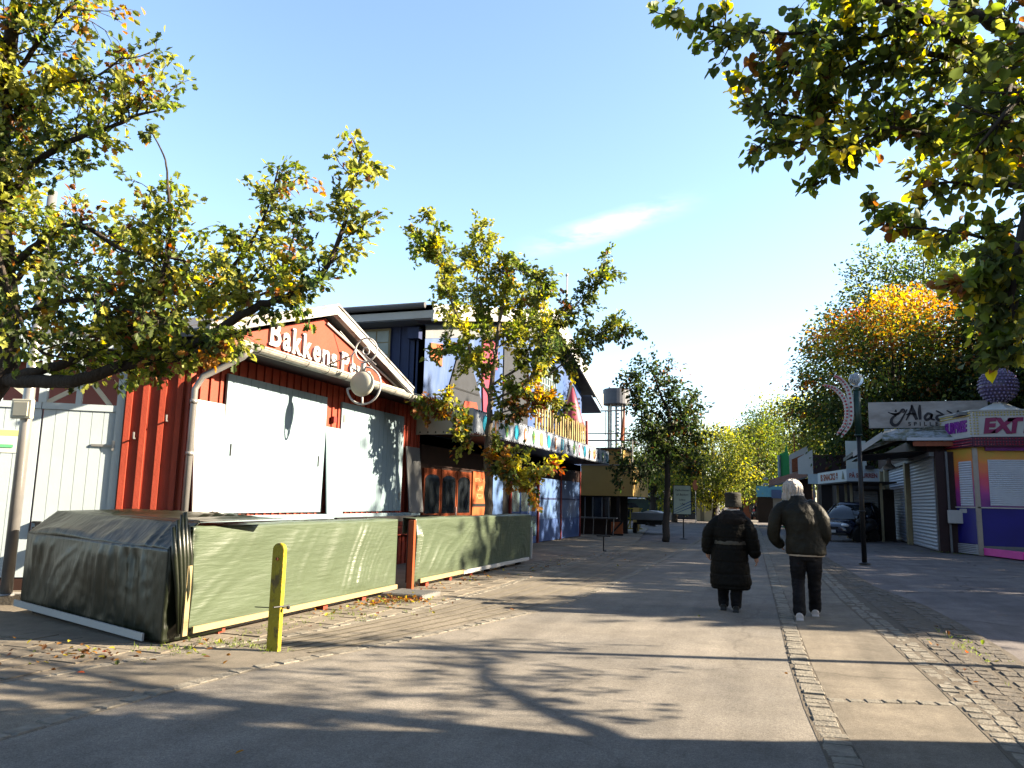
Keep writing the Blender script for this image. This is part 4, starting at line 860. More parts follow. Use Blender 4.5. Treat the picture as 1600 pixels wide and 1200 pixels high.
# lamp emblem
glyph([([(.02, .66), (.16, .60), (.32, .585), (.44, .63), (.50, .70), (.56, .76), (.62, .73), (.60, .66), (.54, .66)], (.015, .05, .02)), ([(.14, .60), (.3, .56), (.44, .61)], (.02, .06, .02)), ([(.3, .66), (.31, .72), (.29, .75)], (.06, .03, .03)),
       ([(.30, .56), (.28, .50), (.22, .47), (.14, .36), (.13, .22), (.22, .13), (.34, .15), (.44, .26), (.55, .45), (.72, .76)], (.03, .075, .02))], .60, -.02, .88, 'lamp_emblem')
glyph([([(0, 0), (.1, .2), (.22, .52)], (.015, .04, .02)), ([(.20, .55), (.25, .3), (.34, .02)], (.03, .08, .05)), ([(.02, .2), (.15, .24), (.34, .2)], (.02, .035, .02))], 1.18, .26)
glyph([([(.02, .54), (.0, .3), (.01, .02)], (.03, .07, .04))], 1.62, .26)
for x_ in (1.76,): glyph([([(.24, .2), (.12, .24), (.02, .12), (.06, .02), (.18, .08), (.24, .2), (.22, .06), (.32, .02)], (.05, .05, .03))], x_, .25)
for x_ in (2.12, 2.44): glyph([([(.02, .34), (.14, .26), (.26, .14), (.22, .02), (.08, .01), (.02, .1), (.1, .17), (.24, .14)], (.02, .06, .03))], x_, .25)
glyph([([(.05, .2), (.02, .08), (.06, .0), (.12, .03)], (.05, .05, .03)), ([(.03, .28), (.1, .31)], (.02, .04, .02))], 2.74, .26); glyph([([(.02, .2), (.03, .0)], (.05, .05, .04)), ([(.03, .12), (.12, .2), (.2, .16), (.2, .02)], (.03, .05, .03))], 2.90, .26)
ob('lettering', text('SPILLEHAL', .19, .005, .004, 0, 1.9, 'LEFT'), mk, sg, M_=SF @ Matrix.Translation((1.24, .07, .006)))
# wall lamp under eave
wl = thing('wall_lantern', 'bell shaped lantern under the eave of the arcade building', 'lantern', (4.0, 31, 2.9))
ob('shade', MB().lathe((4.05, 32.2, 2.85), [(.26, 0), (.22, .1), (.10, .2), (.05, .42)], 14), 'shut', wl); ob('arm', MB().tube([(4.05, 32.2, 3.2), (5.0, 32.2, 3.2)], .02, 6), 'black', wl)

# ================================================================ ice cream stall beyond
ic = thing('snack_bar', 'snack bar with two pale blue name boards and cream posts, beyond the arcade building', 'building', (4, 38, 0))
ob('wall', MB().box((2.95, 43.05, 0), (5.0, 47, 2.9)), 'dark', ic); ob('front_wall', MB().box((3.3, 37, 0), (4.8, 37.1, 2.2)), 'dark', ic)
SB1 = frame((2.86, 36, 0), (1, 0, 0), (0, 0, 1)); SB0 = frame((1.95, 41.0, 0), (.91, -5.0, 0), (0, 0, 1)); l0 = Vector((.91, -5, 0)).length
pb = mat('pale blue name board', (.46, .54, .58), .5, .08)
s1 = ob('name_board', MB().box((0, 2.5, -.05), (1.28, 3.04, 0), SB1), pb, ic); s0 = ob('name_board', MB().box((0, 2.5, -.05), (l0, 3.02, 0), SB0), pb, ic)
ob('lettering', text('PÅ SNURREN', .26, .006, .008), 'redd', s1, M_=SB1 @ Matrix.Translation((.66, 2.66, .006)) @ Matrix.Scale(.72, 4, (1, 0, 0)))
ob('lettering', text('IS SNACKS 8', .42, .006, .012), 'rust', s0, M_=SB0 @ Matrix.Translation((l0*.42, 2.62, .006)) @ Matrix.Scale(1.35, 4, (1, 0, 0)))
ob('tree_emblem', MB().prism([SB0 @ Vector(p) for p in ((l0*.86, 2.6, .01), (l0*.94, 2.6, .01), (l0*.90, 2.95, .01))], SB0.to_3x3() @ Vector((0, 0, .01))), 'dgreen', s0)
ob('back_board', MB().box((2.9, 36.3, 3.04), (3.7, 36.4, 4.25)), mat('pale poster board', (.50, .54, .50), .6, .1, 1), ic)
ob('floodlight', MB().box((3.6, 35.8, 3.02), (3.95, 35.98, 3.16)), 'black', ic)
ob('canopy', MB().prism([(1.95, 41, 2.44), (2.86, 36, 2.44), (4.8, 36, 2.44), (4.8, 41, 2.44)], (0, 0, .06)), 'dark', ic)
ob('roller_shutter', rshut(frame((3.2, 36.98, 0), (1, 0, 0), (0, 0, 1)), 0, .95, .05, 2.1, pitch=.1), 'greyb', ic)
for x, y in ((3.05, 36.9), (4.16, 36.2), (2.75, 40.5), (2.98, 38.8)): ob('post', MB().box((x, y, 0), (x+.1, y+.1, 2.45)), 'cremepost', ic)
# far right row
mr = thing('maroon_roofed_stall', 'stall with a dark maroon roof and white gable beyond the snack bar', 'stall', (2.6, 47, 0))
ob('roof', MB().prism([(2.0, 47, 3.3), (2.0, 52, 3.3), (2.0, 49.5, 4.3)], (3.6, 0, 0)).box((2.0, 46.9, 3.25), (5.4, 47.0, 4.3)), 'maroon', mr)
ob('fascia_board', MB().box((1.7, 46.5, 2.65), (5.2, 46.6, 3.2)), pb, mr)
ob('gable', MB().prism([(1.55, 46.9, 3.2), (2.0, 46.9, 3.2), (2.0, 46.9, 4.6), (1.2, 46.9, 4.1), (1.2, 46.9, 3.2)], (0, .1, 0)), 'white', mr)
ob('wall', MB().box((2.4, 47, 0), (5, 51, 3.2)), 'dark', mr)
ob('post', MB().box((1.95, 46.7, 0), (2.05, 46.8, 2.7)), 'greyb', mr)
gr_ = thing('green_kiosk', 'bright green fronted kiosk with a pointed green turret and salmon striped awning', 'kiosk', (1, 54, 0))
ob('pillar', MB().box((.35, 53.9, 0), (.75, 54.1, 2.7)), 'green', gr_); ob('pillar', MB().box((.95, 53.9, 0), (1.2, 54.1, 2.7)), 'cremepost', gr_)
ob('turret', MB().prism([(.25, 53.9, 3.1), (.85, 53.9, 3.1), (.85, 53.9, 4.6), (.70, 53.9, 5.5), (.58, 53.9, 4.9), (.25, 53.9, 4.8)], (0, .3, 0)), 'green', gr_)
ob('turret_column', MB().tube([(.22, 53.8, 3.1), (.22, 53.8, 4.7)], .10, 8), 'pale', gr_)
ob('awning', MB().prism([(-.45, 53.2, 2.65), (1.9, 53.2, 3.3), (1.9, 53.2, 3.75), (-.45, 53.2, 3.05)], (0, .6, 0)), mat('salmon striped awning', (.42, .16, .11), .6, .2, 6, c2=(.5, .36, .3), stretch=(1, 1, 9)), gr_)
ob('awning_trim', MB().prism([(-.5, 53.15, 2.55), (1.9, 53.15, 3.2), (1.9, 53.15, 3.3), (-.5, 53.15, 2.65)], (0, .1, 0)), 'greyb', gr_)
ob('scroll', MB().tube([(-.5, 53.1, 3.1), (-.7, 53.1, 3.14), (-.75, 53.1, 3.05)], .07, 8).tube([(-.5, 53.1, 2.75), (-.75, 53.1, 2.78), (-.78, 53.1, 2.68)], .07, 8), 'white', gr_)
rb = ob('sign_board', MB().prism([(1.0, 53.4, 3.55), (1.75, 53.4, 3.75), (1.75, 53.4, 4.75), (1.0, 53.4, 4.4)], (0, .1, 0)), 'rust', gr_)
ob('gable', MB().prism([(.85, 53.55, 3.3), (2.0, 53.55, 3.3), (2.0, 53.55, 5.3), (.85, 53.55, 4.7)], (0, .1, 0)), 'white', gr_)
ob('wall', MB().box((.9, 54.2, 0), (2.2, 60, 3.2)), 'woodd', gr_)
ob('roof_mast', MB().tube([(1.2, 53.8, 4.6), (1.2, 53.8, 6.2)], .04, 6).tube([(1.3, 53.8, 5.6), (1.8, 53.8, 4.8)], .03, 6), 'rust', gr_)
bs = thing('blue_booth', 'small booth with a bright blue fascia beyond the green kiosk', 'booth', (0, 68, 0))
ob('fascia_board', MB().box((-1.6, 68, 2.1), (.6, 68.1, 3.0)), mat('sky blue board', (.10, .35, .60), .5, .1), bs); ob('wall', MB().box((-.3, 68.1, 0), (.6, 70, 2.1)), 'greyb', bs); ob('opening', MB().box((-1.5, 68.1, 0), (-.3, 70, 2.1)), 'dark', bs); ob('sign_board', MB().box((-.4, 67.95, 2.0), (.4, 68, 2.7)), 'blue', bs)

# ================================================================ fairground lamp posts
def fair_lamp(loc, label):
    t = thing('crescent_lamp_post', label, 'lamp post', loc, 'crescent lamp posts along the footpath'); x, y, _ = loc
    ob('pole', MB().tube([(x, y, 0), (x, y, 3.25)], [.062, .055], 12).lathe((x, y, 0), [(.14, 0), (.13, .03), (.075, .05)], 12).lathe((x, y, 1.28), [(.07, 0), (.085, .02), (.07, .05)], 12), 'black', t, smooth=True)
    ob('upper_pole', MB().tube([(x, y, 3.22), (x, y, 4.36)], .085, 12).lathe((x, y, 3.2), [(.10, 0), (.10, .04), (.085, .05)], 12).lathe((x, y, 4.36), [(.085, 0), (.04, .08), (.035, .12)], 12), 'dgreen', t, smooth=True)
    gm = bpy.data.materials.get('clear globe')
    if not gm: gm = mat('clear globe', (.72, .78, .85), .08, .05, 3, coat=.6); gm.node_tree.nodes['Principled BSDF'].inputs['Transmission Weight'].default_value = .75; gm.node_tree.nodes['Principled BSDF'].inputs['IOR'].default_value = 1.1
    g = ob('globe', MB().ball((x, y, 4.66), .178, 24), gm, t, smooth=True)
    ob('lamp_tube', MB().tube([(x, y, 4.5), (x, y, 4.76)], .035, 8).ball((x, y, 4.78), .045, 8), 'white', g); ob('collar', MB().lathe((x, y, 4.46), [(.075, 0), (.075, .04), (.06, .05)], 12), 'white', g)
    # crescents
    def cres(P, w):
        c = curve([(a, b) for a, b in P], 8); n = len(c); ou = [Vector((x+p.x, y, p.y)) for p in c]
        a = ob('crescent', MB(), None, t) if 0 else None
        mb = MB(); vs = []
        for i, p in enumerate(c):
            tt = (c[min(i+1, n-1)]-c[max(i-1, 0)]).normalized(); nn = Vector((-tt.y, tt.x)); wd = w*math.sin(math.pi*(i+.6)/(n+.2))**.5
            for (o_, yy) in ((0, -.06), (wd, -.06), (wd, .06), (0, .06)): q = p + nn*o_; vs.append((x+q.x, y+yy, q.y))
        fs = [(i*4+j, i*4+(j+1) % 4, i*4+4+(j+1) % 4, i*4+4+j) for i in range(n-1) for j in range(4)] + [(0, 1, 2, 3), (4*n-4, 4*n-3, 4*n-2, 4*n-1)]
        cr_ = ob('crescent', mb.add(vs, fs), 'white', t); bl = MB()
        for i in range(2, n-2, 2):
            tt = (c[i+1]-c[i-1]).normalized(); nn = Vector((-tt.y, tt.x)); wd = w*math.sin(math.pi*(i+.6)/(n+.2))**.5; q = c[i] + nn*(wd+.015); q2 = c[i]+nn*wd*.5
            bl.ball((x+q.x, y-.03, q.y), .032, 6); bl.ball((x+q2.x, y-.065, q2.y), .03, 6)
        ob('bulbs', bl, 'bulbr', cr_)
    cres([(-.78, 4.56), (-.50, 4.48), (-.26, 4.20), (-.19, 3.85), (-.27, 3.5), (-.50, 3.22)], -.12)
    cres([(-.52, 4.80), (-.32, 4.70), (-.14, 4.40), (-.09, 3.95), (-.15, 3.5), (-.40, 3.16)], -.13)
    ob('crescent_arm', MB().tube([(x, y, 3.75), (x-.18, y, 3.75)], .02, 6).tube([(x, y, 4.1), (x-.12, y, 4.1)], .02, 6), 'dgreen', t)
    return t
lp = fair_lamp((2.03, 21.4, 0), 'tallest looking crescent lamp post, in front of the weathered lamp emblem sign')
copy_thing(lp, (-.53, 10.4, 0), 'second crescent lamp post, behind the dark jacketed man, before the maroon roof')
copy_thing(lp, (-1.13, 20.2, 0), 'farthest crescent lamp post, just above the grey haired man, before the white gable')
# ================================================================ trees
nr = np.random.RandomState(11)
OAK = [(0, 0), (.10, .18), (.26, .24), (.17, .36), (.36, .50), (.22, .58), (.34, .76), (.15, .80), (0, 1.0)]
HEART = [(0, 0), (.26, -.06), (.44, .14), (.46, .40), (.32, .70), (.12, .88), (0, 1.04)]
OVAL = [(0, 0), (.26, .28), (.25, .62), (0, 1)]
def leaves(name, P, D, size, shape, tints, parent, updown=.5, flat=.0):
    'P positions, D growth directions, shape = right half outline; each leaf is two folded halves'
    n = len(P); P = np.asarray(P, float); D = np.asarray(D, float)
    N = nr.normal(size=(n, 3)); N[:, 2] = np.abs(N[:, 2])*1.0 + updown
    Y = D + nr.normal(size=(n, 3))*.6; Y /= np.linalg.norm(Y, axis=1)[:, None]+1e-9
    N -= Y*(N*Y).sum(1)[:, None]; N /= np.linalg.norm(N, axis=1)[:, None]+1e-9; Xv = np.cross(Y, N)
    s = size*nr.uniform(.65, 1.15, n)
    k = len(shape); fold = .35
    R_ = np.array([(x, y, x*fold - .18*y*y) for x, y in shape]); L_ = np.array([(-x, y, x*fold - .18*y*y) for x, y in shape[1:-1]])
    T = np.vstack([R_, L_]); m_ = len(T)
    V = P[:, None, :] + s[:, None, None]*(T[None, :, 0:1]*Xv[:, None, :] + T[None, :, 1:2]*Y[:, None, :] + T[None, :, 2:3]*N[:, None, :])
    f1 = list(range(k)); f2 = [0] + list(range(k, m_)) + [k-1]; f2 = f2[::-1]
    F1 = np.arange(n)[:, None]*m_ + np.array(f1)[None, :]; F2 = np.arange(n)[:, None]*m_ + np.array(f2)[None, :]
    li = np.concatenate([F1, F2], axis=1).ravel(); cnt = np.tile([len(f1), len(f2)], n)
    me = bpy.data.meshes.new(name); me.vertices.add(n*m_); me.vertices.foreach_set('co', V.ravel())
    me.loops.add(len(li)); me.loops.foreach_set('vertex_index', li.astype(np.int32)); me.polygons.add(2*n)
    st_ = np.concatenate([[0], np.cumsum(cnt)[:-1]]); me.polygons.foreach_set('loop_start', st_.astype(np.int32)); me.update(calc_edges=True)
    at_ = me.attributes.new('tint', 'FLOAT_COLOR', 'CORNER')
    col = np.ones((n, 4)); col[:, :3] = tints; col[:, :3] *= .78; at_.data.foreach_set('color', np.repeat(col, len(f1)+len(f2), axis=0).ravel().astype(np.float32))
    return ob(name, me, 'leaf', parent)
GREEN = (.074, .096, .028); DG = (.035, .06, .018); YG = (.25, .255, .05); YEL = (.50, .42, .05); ORA = (.40, .19, .045); BRN = (.20, .085, .03); RED = (.36, .08, .03); MG = (.13, .17, .03)
def pick(w): 
    c = [GREEN, DG, YG, YEL, ORA, BRN, RED, MG]; p = np.array(w, float); p /= p.sum(); return np.array(c[nr.choice(8, p=p)])
def c3(pts, k=5):
    out = []; n = len(pts)
    for i in range(n-1):
        p0, p1, p2, p3 = [pts[max(0, min(n-1, i+j))] for j in (-1, 0, 1, 2)]
        for s in range(k): t = s/k; out.append(.5*((2*p1)+(-p0+p2)*t+(2*p0-5*p1+4*p2-p3)*t*t+(-p0+3*p1-3*p2+p3)*t**3))
    out.append(pts[-1]); return out
def guided_tree(name, label, base, limbs, shape, size, palette, step=.16, twig=.55, sub=4, per=7, bark='bark', group=None, lsp=.07):
    t = thing(name, label, 'tree', base, group)
    tr = MB(); tw = MB(); LP, LD, LC = [], [], []
    for li, (pts, ra, rb, start, tl, dens) in enumerate(limbs):
        P = c3([Vector(p) for p in pts]); n = len(P); rs = [ra+(rb-ra)*i/(n-1) for i in range(n)]
        P = [p + Vector([rnd.uniform(-1, 1)*min(.03, rs[i]*.3) for _ in range(3)]) if 0 < i < n-1 else p for i, p in enumerate(P)]
        tr.tube(P, rs, 8)
        if start >= 1: continue
        Ls = [0]
        for a, b in zip(P, P[1:]): Ls.append(Ls[-1]+(b-a).length)
        s = start*Ls[-1]
        while s < Ls[-1]:
            i = max(j for j in range(n) if Ls[j] <= s); i = min(i, n-2); f = (s-Ls[i])/(Ls[i+1]-Ls[i]+1e-9); p = P[i].lerp(P[i+1], f); tg = (P[i+1]-P[i]).normalized()
            d = Vector(nr.normal(size=3)); d = (d - tg*d.dot(tg)).normalized()*.9 + tg*.6 + Vector((0, 0, .25)); d.normalize()
            l = tl*twig*rnd.uniform(.5, 1.25); q = [p]
            for k in range(4): d = (d + Vector(nr.normal(size=3))*.18 + Vector((0, 0, -.03))).normalized(); q.append(q[-1] + d*l/4)
            tw.tube(q, [.009, .007, .005, .004, .003], 4, cap=False)
            tc_ = palette(q[-1])
            for k in range(sub):
                a = q[1+k % 4]; dd = (d + Vector(nr.normal(size=3))*.75).normalized(); ll_ = l*rnd.uniform(.25, .6)
                e = a + dd*ll_; tw.tube([a, a.lerp(e, .5)+Vector((0, 0, .01)), e], [.004, .003, .002], 3, cap=False)
                for j in range(per):
                    u = rnd.uniform(.15, 1.05); LP.append(tuple(a.lerp(e, u) + Vector(nr.normal(size=3))*lsp*.5)); LD.append(tuple(dd + Vector((0, 0, -.25))))
                    c = tc_*nr.uniform(.7, 1.3) if rnd.random() < .72 else palette(e)*nr.uniform(.7, 1.3); LC.append(c)
            s += step/dens*rnd.uniform(.6, 1.4)
    ob('trunk', tr, bark, t, smooth=True); ob('twigs', tw, bark, t)
    leaves('crown', LP, LD, size, shape, np.array(LC), t)
    print(name, len(LP)); return t
def round_tree(name, label, base, h, cz, rad, ncl, per, size, palette, bark='bark', group=None, shape=OVAL, rt=.25, csp=.16, holes=.0, seed=1, low=-1, lean=(0, 0)):
    global nr
    t = thing(name, label, 'tree', base, group); b = Vector(base); C0 = b + Vector((lean[0], lean[1], cz)); tr = MB()
    tp = b + Vector((lean[0]*.8, lean[1]*.8, h*.93)); P = c3([b, b + Vector((.1, .05, h*.3)), b.lerp(tp, .6)+Vector((-.08, .05, 0)), tp]); tr.tube(P, [rt*(1-.9*i/(len(P)-1)) for i in range(len(P))], 9)
    LP, LD, LC = [], [], []
    made = 0; tries = 0
    while made < ncl and tries < ncl*6:
        tries += 1
        d = nr.normal(size=3); d /= np.linalg.norm(d); q = nr.uniform(.25, 1)**.45
        nn = 1 + .32*noise.noise(Vector(d*1.7)+Vector((seed*5.1, 0, 0))) + .16*noise.noise(Vector(d*4.3)+Vector((seed*2.3, 7, 0)))
        c = C0 + Vector((d[0]*rad[0]*q*nn, d[1]*rad[1]*q*nn, d[2]*rad[2]*q*nn))
        if d[2] < low or c.z < .8: continue
        if holes and noise.noise(Vector(c)*(1.1/max(.6, rad[0]*.3))+Vector((seed, 3, 9))) > .5-holes: continue
        made += 1
        if made % max(1, ncl//46) == 0:
            k = int(len(P)*min(.92, max(.25, (c.z-b.z)/h*.7))); a = P[k]; mid = a.lerp(c, .5) + Vector((0, 0, -.04*(c-a).length)); rr = rt*.3*(1-k/len(P))+.015
            tr.tube(c3([a, mid, c], 3), [rr*(1-.8*i/6) for i in range(7)], 5)
        base_c = palette(c, d); sg_ = csp*sum(rad)/3
        p = np.array(c)[None, :] + nr.normal(size=(per, 3))*np.array([sg_, sg_, sg_*.6]); LP.append(p)
        LD.append(np.tile(d, (per, 1)) + np.array([0, 0, -.3])); LC.append(base_c[None, :]*nr.uniform(.75, 1.25, (per, 1)))
    ob('trunk', tr, bark, t, smooth=True); leaves('crown', np.vstack(LP), np.vstack(LD), size, shape, np.vstack(LC), t, updown=.7); return t

# --- big oak at the left edge
def oakpal(p):
    hi = (p.z > 4.2)
    return pick([3.5, 1, 6 if hi else 4.5, 1.8 if hi else 1.0, .6, .5, .05, 4.5])
def A_(*L): return [at(*q) for q in L]
tb_ = Vector((-8.35, 5.5, 0))
limbs = [
 (([tb_, tb_+Vector((.05, .02, 1.6))] + A_((2, 590, 7.9), (6, 420, 7.8), (2, 260, 7.6), (10, 120, 7.4), (40, -60, 7.0))), .15, .05, .55, 1.1, 1.5),
 (A_((0, 592, 7.9), (60, 596, 7.7), (130, 592, 7.5), (200, 572, 7.4), (290, 545, 7.3), (350, 510, 7.3), (400, 480, 7.2), (450, 462, 7.2), (500, 432, 7.1), (535, 360, 7.1), (552, 290, 7.1), (566, 235, 7.1)), .075, .008, .30, .46, 1.25),
 (A_((20, 590, 7.8), (90, 570, 7.7), (150, 545, 7.6), (200, 515, 7.5), (238, 460, 7.4), (262, 400, 7.3), (265, 340, 7.3), (262, 290, 7.3)), .055, .012, .12, .72, 1.2),
 (A_((262, 290, 7.3), (258, 250, 7.3), (238, 208, 7.3)), .011, .006, .99, .2, 1),
 (A_((150, 545, 7.6), (240, 505, 7.9), (300, 470, 8.1), (350, 430, 8.2), (385, 390, 8.2), (412, 340, 8.2), (425, 300, 8.2), (435, 262, 8.2)), .035, .007, .05, .68, 1.3),
 (A_((385, 470, 7.2), (440, 440, 7.6), (455, 380, 7.6), (478, 320, 7.6)), .014, .005, .2, .45, 1.0),
 (A_((8, 430, 7.8), (60, 380, 7.7), (120, 350, 7.6), (190, 390, 7.5), (250, 400, 7.4), (300, 410, 7.4)), .04, .008, .1, .95, 1.3),
 (A_((8, 330, 7.7), (50, 260, 7.5), (110, 220, 7.3), (170, 200, 7.2), (215, 180, 7.2), (252, 172, 7.2)), .04, .007, .08, .70, 1.5),
 (A_((8, 200, 7.6), (50, 150, 7.5), (95, 130, 7.3), (150, 120, 7.2), (195, 85, 7.2)), .03, .006, .1, .5, 1.2),
 (A_((10, 140, 7.5), (50, 80, 7.4), (90, 30, 7.3), (130, -10, 7.2)), .03, .006, .1, .75, 1.4),
 (A_((5, 520, 7.8), (60, 480, 7.6), (120, 470, 7.3), (180, 480, 7.1), (260, 500, 7.0)), .04, .008, .1, .85, 1.5),
 (A_((5, 480, 8.0), (40, 420, 8.2), (90, 430, 8.4), (150, 440, 8.5), (230, 450, 8.6), (320, 440, 8.6)), .04, .008, .1, .9, 1.3),
 (A_((240, 560, 7.4), (270, 565, 7.2), (310, 550, 7.1), (350, 530, 7.0)), .02, .005, .1, .36, 1.2),
 (A_((300, 470, 8.1), (340, 470, 7.7), (390, 440, 7.5), (430, 430, 7.4)), .015, .005, .1, .6, 1.2),
 (A_((0, 60, 7.5), (-20, 300, 7.0), (40, 520, 6.9), (100, 560, 6.8)), .03, .008, .1, .7, 1.0),
]
guided_tree('oak_tree', 'large near oak with long low limbs reaching over the gates and red gable', tb_, limbs, OAK, .088, oakpal, step=.105, twig=.58, sub=5, per=8)
# --- young oak behind the far fence section
def yopal(p):
    if p.z < 4.0: return pick([3, .5, 3, 2.2, 1.7, .9, .1, 3])
    return pick([1.6, .1, 7, 2.2, .12, .1, 0, 4.5]) if p.x < -4.9 else pick([5, 1.5, 3, .3, .1, .2, 0, 4])
b2 = Vector((-5.65, 15.04, 0)); D2 = 16.2
def B_(*L): return [at(x, y, D2+d) for x, y, d in L]
limbs = [
 ([b2] + B_((763, 790, 0), (762, 700, 0), (765, 640, 0), (770, 590, .1), (776, 540, .2), (782, 480, .2)), .105, .03, 1.1, 1, 1),
 (B_((765, 620, 0), (742, 570, -.2), (725, 520, -.4), (705, 470, -.5), (690, 420, -.6), (672, 385, -.6), (640, 372, -.6)), .035, .008, .1, .62, 1.25),
 (B_((690, 430, -.6), (680, 380, -.6), (678, 340, -.6)), .012, .005, .1, .4, 1.0),
 (B_((775, 560, .1), (755, 490, .2), (745, 440, .3), (752, 400, .3), (750, 360, .3)), .03, .006, .1, .65, 1.5),
 (B_((782, 500, .2), (790, 450, .1), (800, 420, .0), (838, 440, -.1), (850, 470, -.1)), .025, .006, .05, .62, 1.5),
 (B_((772, 600, .1), (810, 575, .5), (850, 545, .7), (880, 505, .9), (905, 470, 1.0), (935, 440, 1.0), (940, 410, 1.0)), .035, .006, .15, .6, 1.15),
 (B_((850, 590, .6), (890, 560, .9), (920, 530, 1.0), (950, 515, 1.1), (972, 512, 1.1)), .022, .005, .1, .65, 1.4),
 (B_((766, 625, .0), (805, 610, -.3), (840, 580, -.4), (850, 540, -.4), (840, 500, -.3)), .03, .006, .1, .62, 1.5),
 (B_((763, 680, 0), (725, 678, -.5), (700, 650, -.7), (685, 620, -.8), (665, 640, -.9)), .02, .005, .2, .55, 1.1),
 (B_((764, 650, 0), (800, 640, -.3), (840, 625, -.5), (875, 628, -.5)), .02, .005, .15, .50, 1.3),
 (B_((763, 690, 0), (790, 700, -.4), (820, 740, -.6), (830, 770, -.7), (845, 730, -.8), (870, 728, -.8)), .015, .004, .1, .36, 1.0),
 (B_((763, 720, 0), (785, 730, -.5), (800, 755, -.7)), .012, .004, .1, .3, 1.2),
 (B_((770, 580, .1), (730, 560, .4), (700, 545, .6), (690, 560, .7)), .02, .005, .1, .55, 1.2),
 (B_((775, 545, .1), (805, 520, .6), (820, 490, .8), (815, 450, .8)), .02, .005, .1, .6, 1.4),
]
guided_tree('young_oak_tree', 'young yellow green oak with a slender trunk, standing behind the far covered fence', b2, limbs, OAK, .112, yopal, step=.105, twig=.68, sub=6, per=10, bark='barkl')
# --- linden overhanging from the right
def lipal(p): return pick([4.5, 1.0, 3.6, 1.2, .12, .8, 0, 5.5])
b3 = Vector((4.9, 6.45, 0))
limbs = [
 ([b3, b3+Vector((-.05, .05, 1.5)), b3+Vector((.0, -.1, 3)), b3+Vector((-.2, -.2, 5)), b3+Vector((-.1, .0, 7.5))], .22, .07, .42, 2.0, .9),
 ([b3+Vector((0, -.05, 2.9))] + A_((1640, 240, 6.0), (1560, 105, 5.9), (1500, 60, 5.8), (1390, 5, 5.7), (1300, -10, 5.6)), .10, .015, .35, .60, 1.5),
 ([b3+Vector((0, -.1, 3.4))] + A_((1680, 100, 5.2), (1600, 55, 5.2), (1520, 22, 5.1), (1470, -20, 5.1)), .07, .02, .4, .6, 1.2),
 (A_((1390, 8, 5.7), (1320, 40, 5.7), (1250, 52, 5.6), (1180, 50, 5.6), (1100, 40, 5.5), (1045, 38, 5.5)), .018, .004, .05, .36, 1.5),
 (A_((1450, 25, 5.7), (1370, 60, 5.9), (1290, 70, 6.0), (1240, 90, 6.0), (1225, 115, 6.0)), .014, .004, .05, .50, 1.8),
 (A_((1640, 160, 6.2), (1540, 125, 6.2), (1480, 90, 6.1), (1420, 85, 6.0), (1340, 100, 6.0), (1280, 130, 6.0)), .04, .006, .1, .55, 2.0),
 (A_((1660, 260, 6.4), (1580, 235, 6.4), (1500, 215, 6.4), (1400, 208, 6.3), (1300, 190, 6.3), (1210, 178, 6.2), (1165, 165, 6.2)), .035, .004, .1, .42, 1.6),
 (A_((1540, 225, 6.4), (1470, 215, 6.0), (1380, 200, 5.8), (1320, 235, 5.8), (1260, 225, 5.8), (1200, 215, 5.8)), .02, .004, .05, .36, 1.6),
 (A_((1400, 208, 6.3), (1340, 240, 6.1), (1300, 265, 6.1), (1275, 290, 6.1)), .01, .003, .3, .24, 1.2),
 (A_((1680, 420, 5.0), (1600, 385, 5.1), (1540, 372, 5.1), (1480, 360, 5.2), (1410, 355, 5.3), (1365, 348, 5.3)), .02, .003, .15, .26, 1.6),
 (A_((1660, 300, 5.6), (1590, 290, 5.6), (1530, 290, 5.7), (1470, 285, 5.7), (1430, 300, 5.8)), .025, .004, .1, .36, 1.4),
 (A_((1700, 200, 5.0), (1620, 300, 4.9), (1590, 400, 4.8), (1580, 480, 4.8), (1582, 570, 4.8)), .04, .008, .15, .30, 1.3),
 (A_((1660, 60, 5.0), (1620, 120, 4.9), (1560, 190, 4.8), (1520, 240, 4.9)), .03, .006, .1, .55, 1.9),
 (A_((1600, 380, 4.8), (1550, 430, 4.7), (1520, 450, 4.7), (1500, 440, 4.7)), .01, .003, .2, .24, 2.0),
 (A_((1590, 470, 4.8), (1570, 530, 4.8), (1555, 560, 4.8)), .01, .003, .1, .2, 1.6),
 ([b3+Vector((-.1, 0, 3.6)), b3+Vector((-1.2, 1.2, 4.6)), b3+Vector((-2.2, 2.0, 5.4)), b3+Vector((-3.0, 2.6, 6.4))], .06, .01, .1, 1.3, 1.0),
 ([b3+Vector((-.1, 0, 2.8)), b3+Vector((.4, 1.5, 3.6)), b3+Vector((.8, 2.6, 4.0)), b3+Vector((1.2, 3.6, 4.6))], .06, .01, .1, 1.4, .9),
 ([b3+Vector((-.1, 0, 3.9)), b3+Vector((1.2, .6, 4.6)), b3+Vector((2.6, .9, 5.4))], .06, .01, .1, 1.6, .8),
 ([b3+Vector((-.1, 0, 4.6)), b3+Vector((-.5, 1.6, 6.0)), b3+Vector((-.6, 2.6, 7.2))], .05, .01, .1, 1.6, .8),
]
guided_tree('linden_tree', 'near linden with broad rounded leaves hanging in from the top right corner', b3, limbs, HEART, .074, lipal, step=.12, twig=.60, sub=5, per=5)
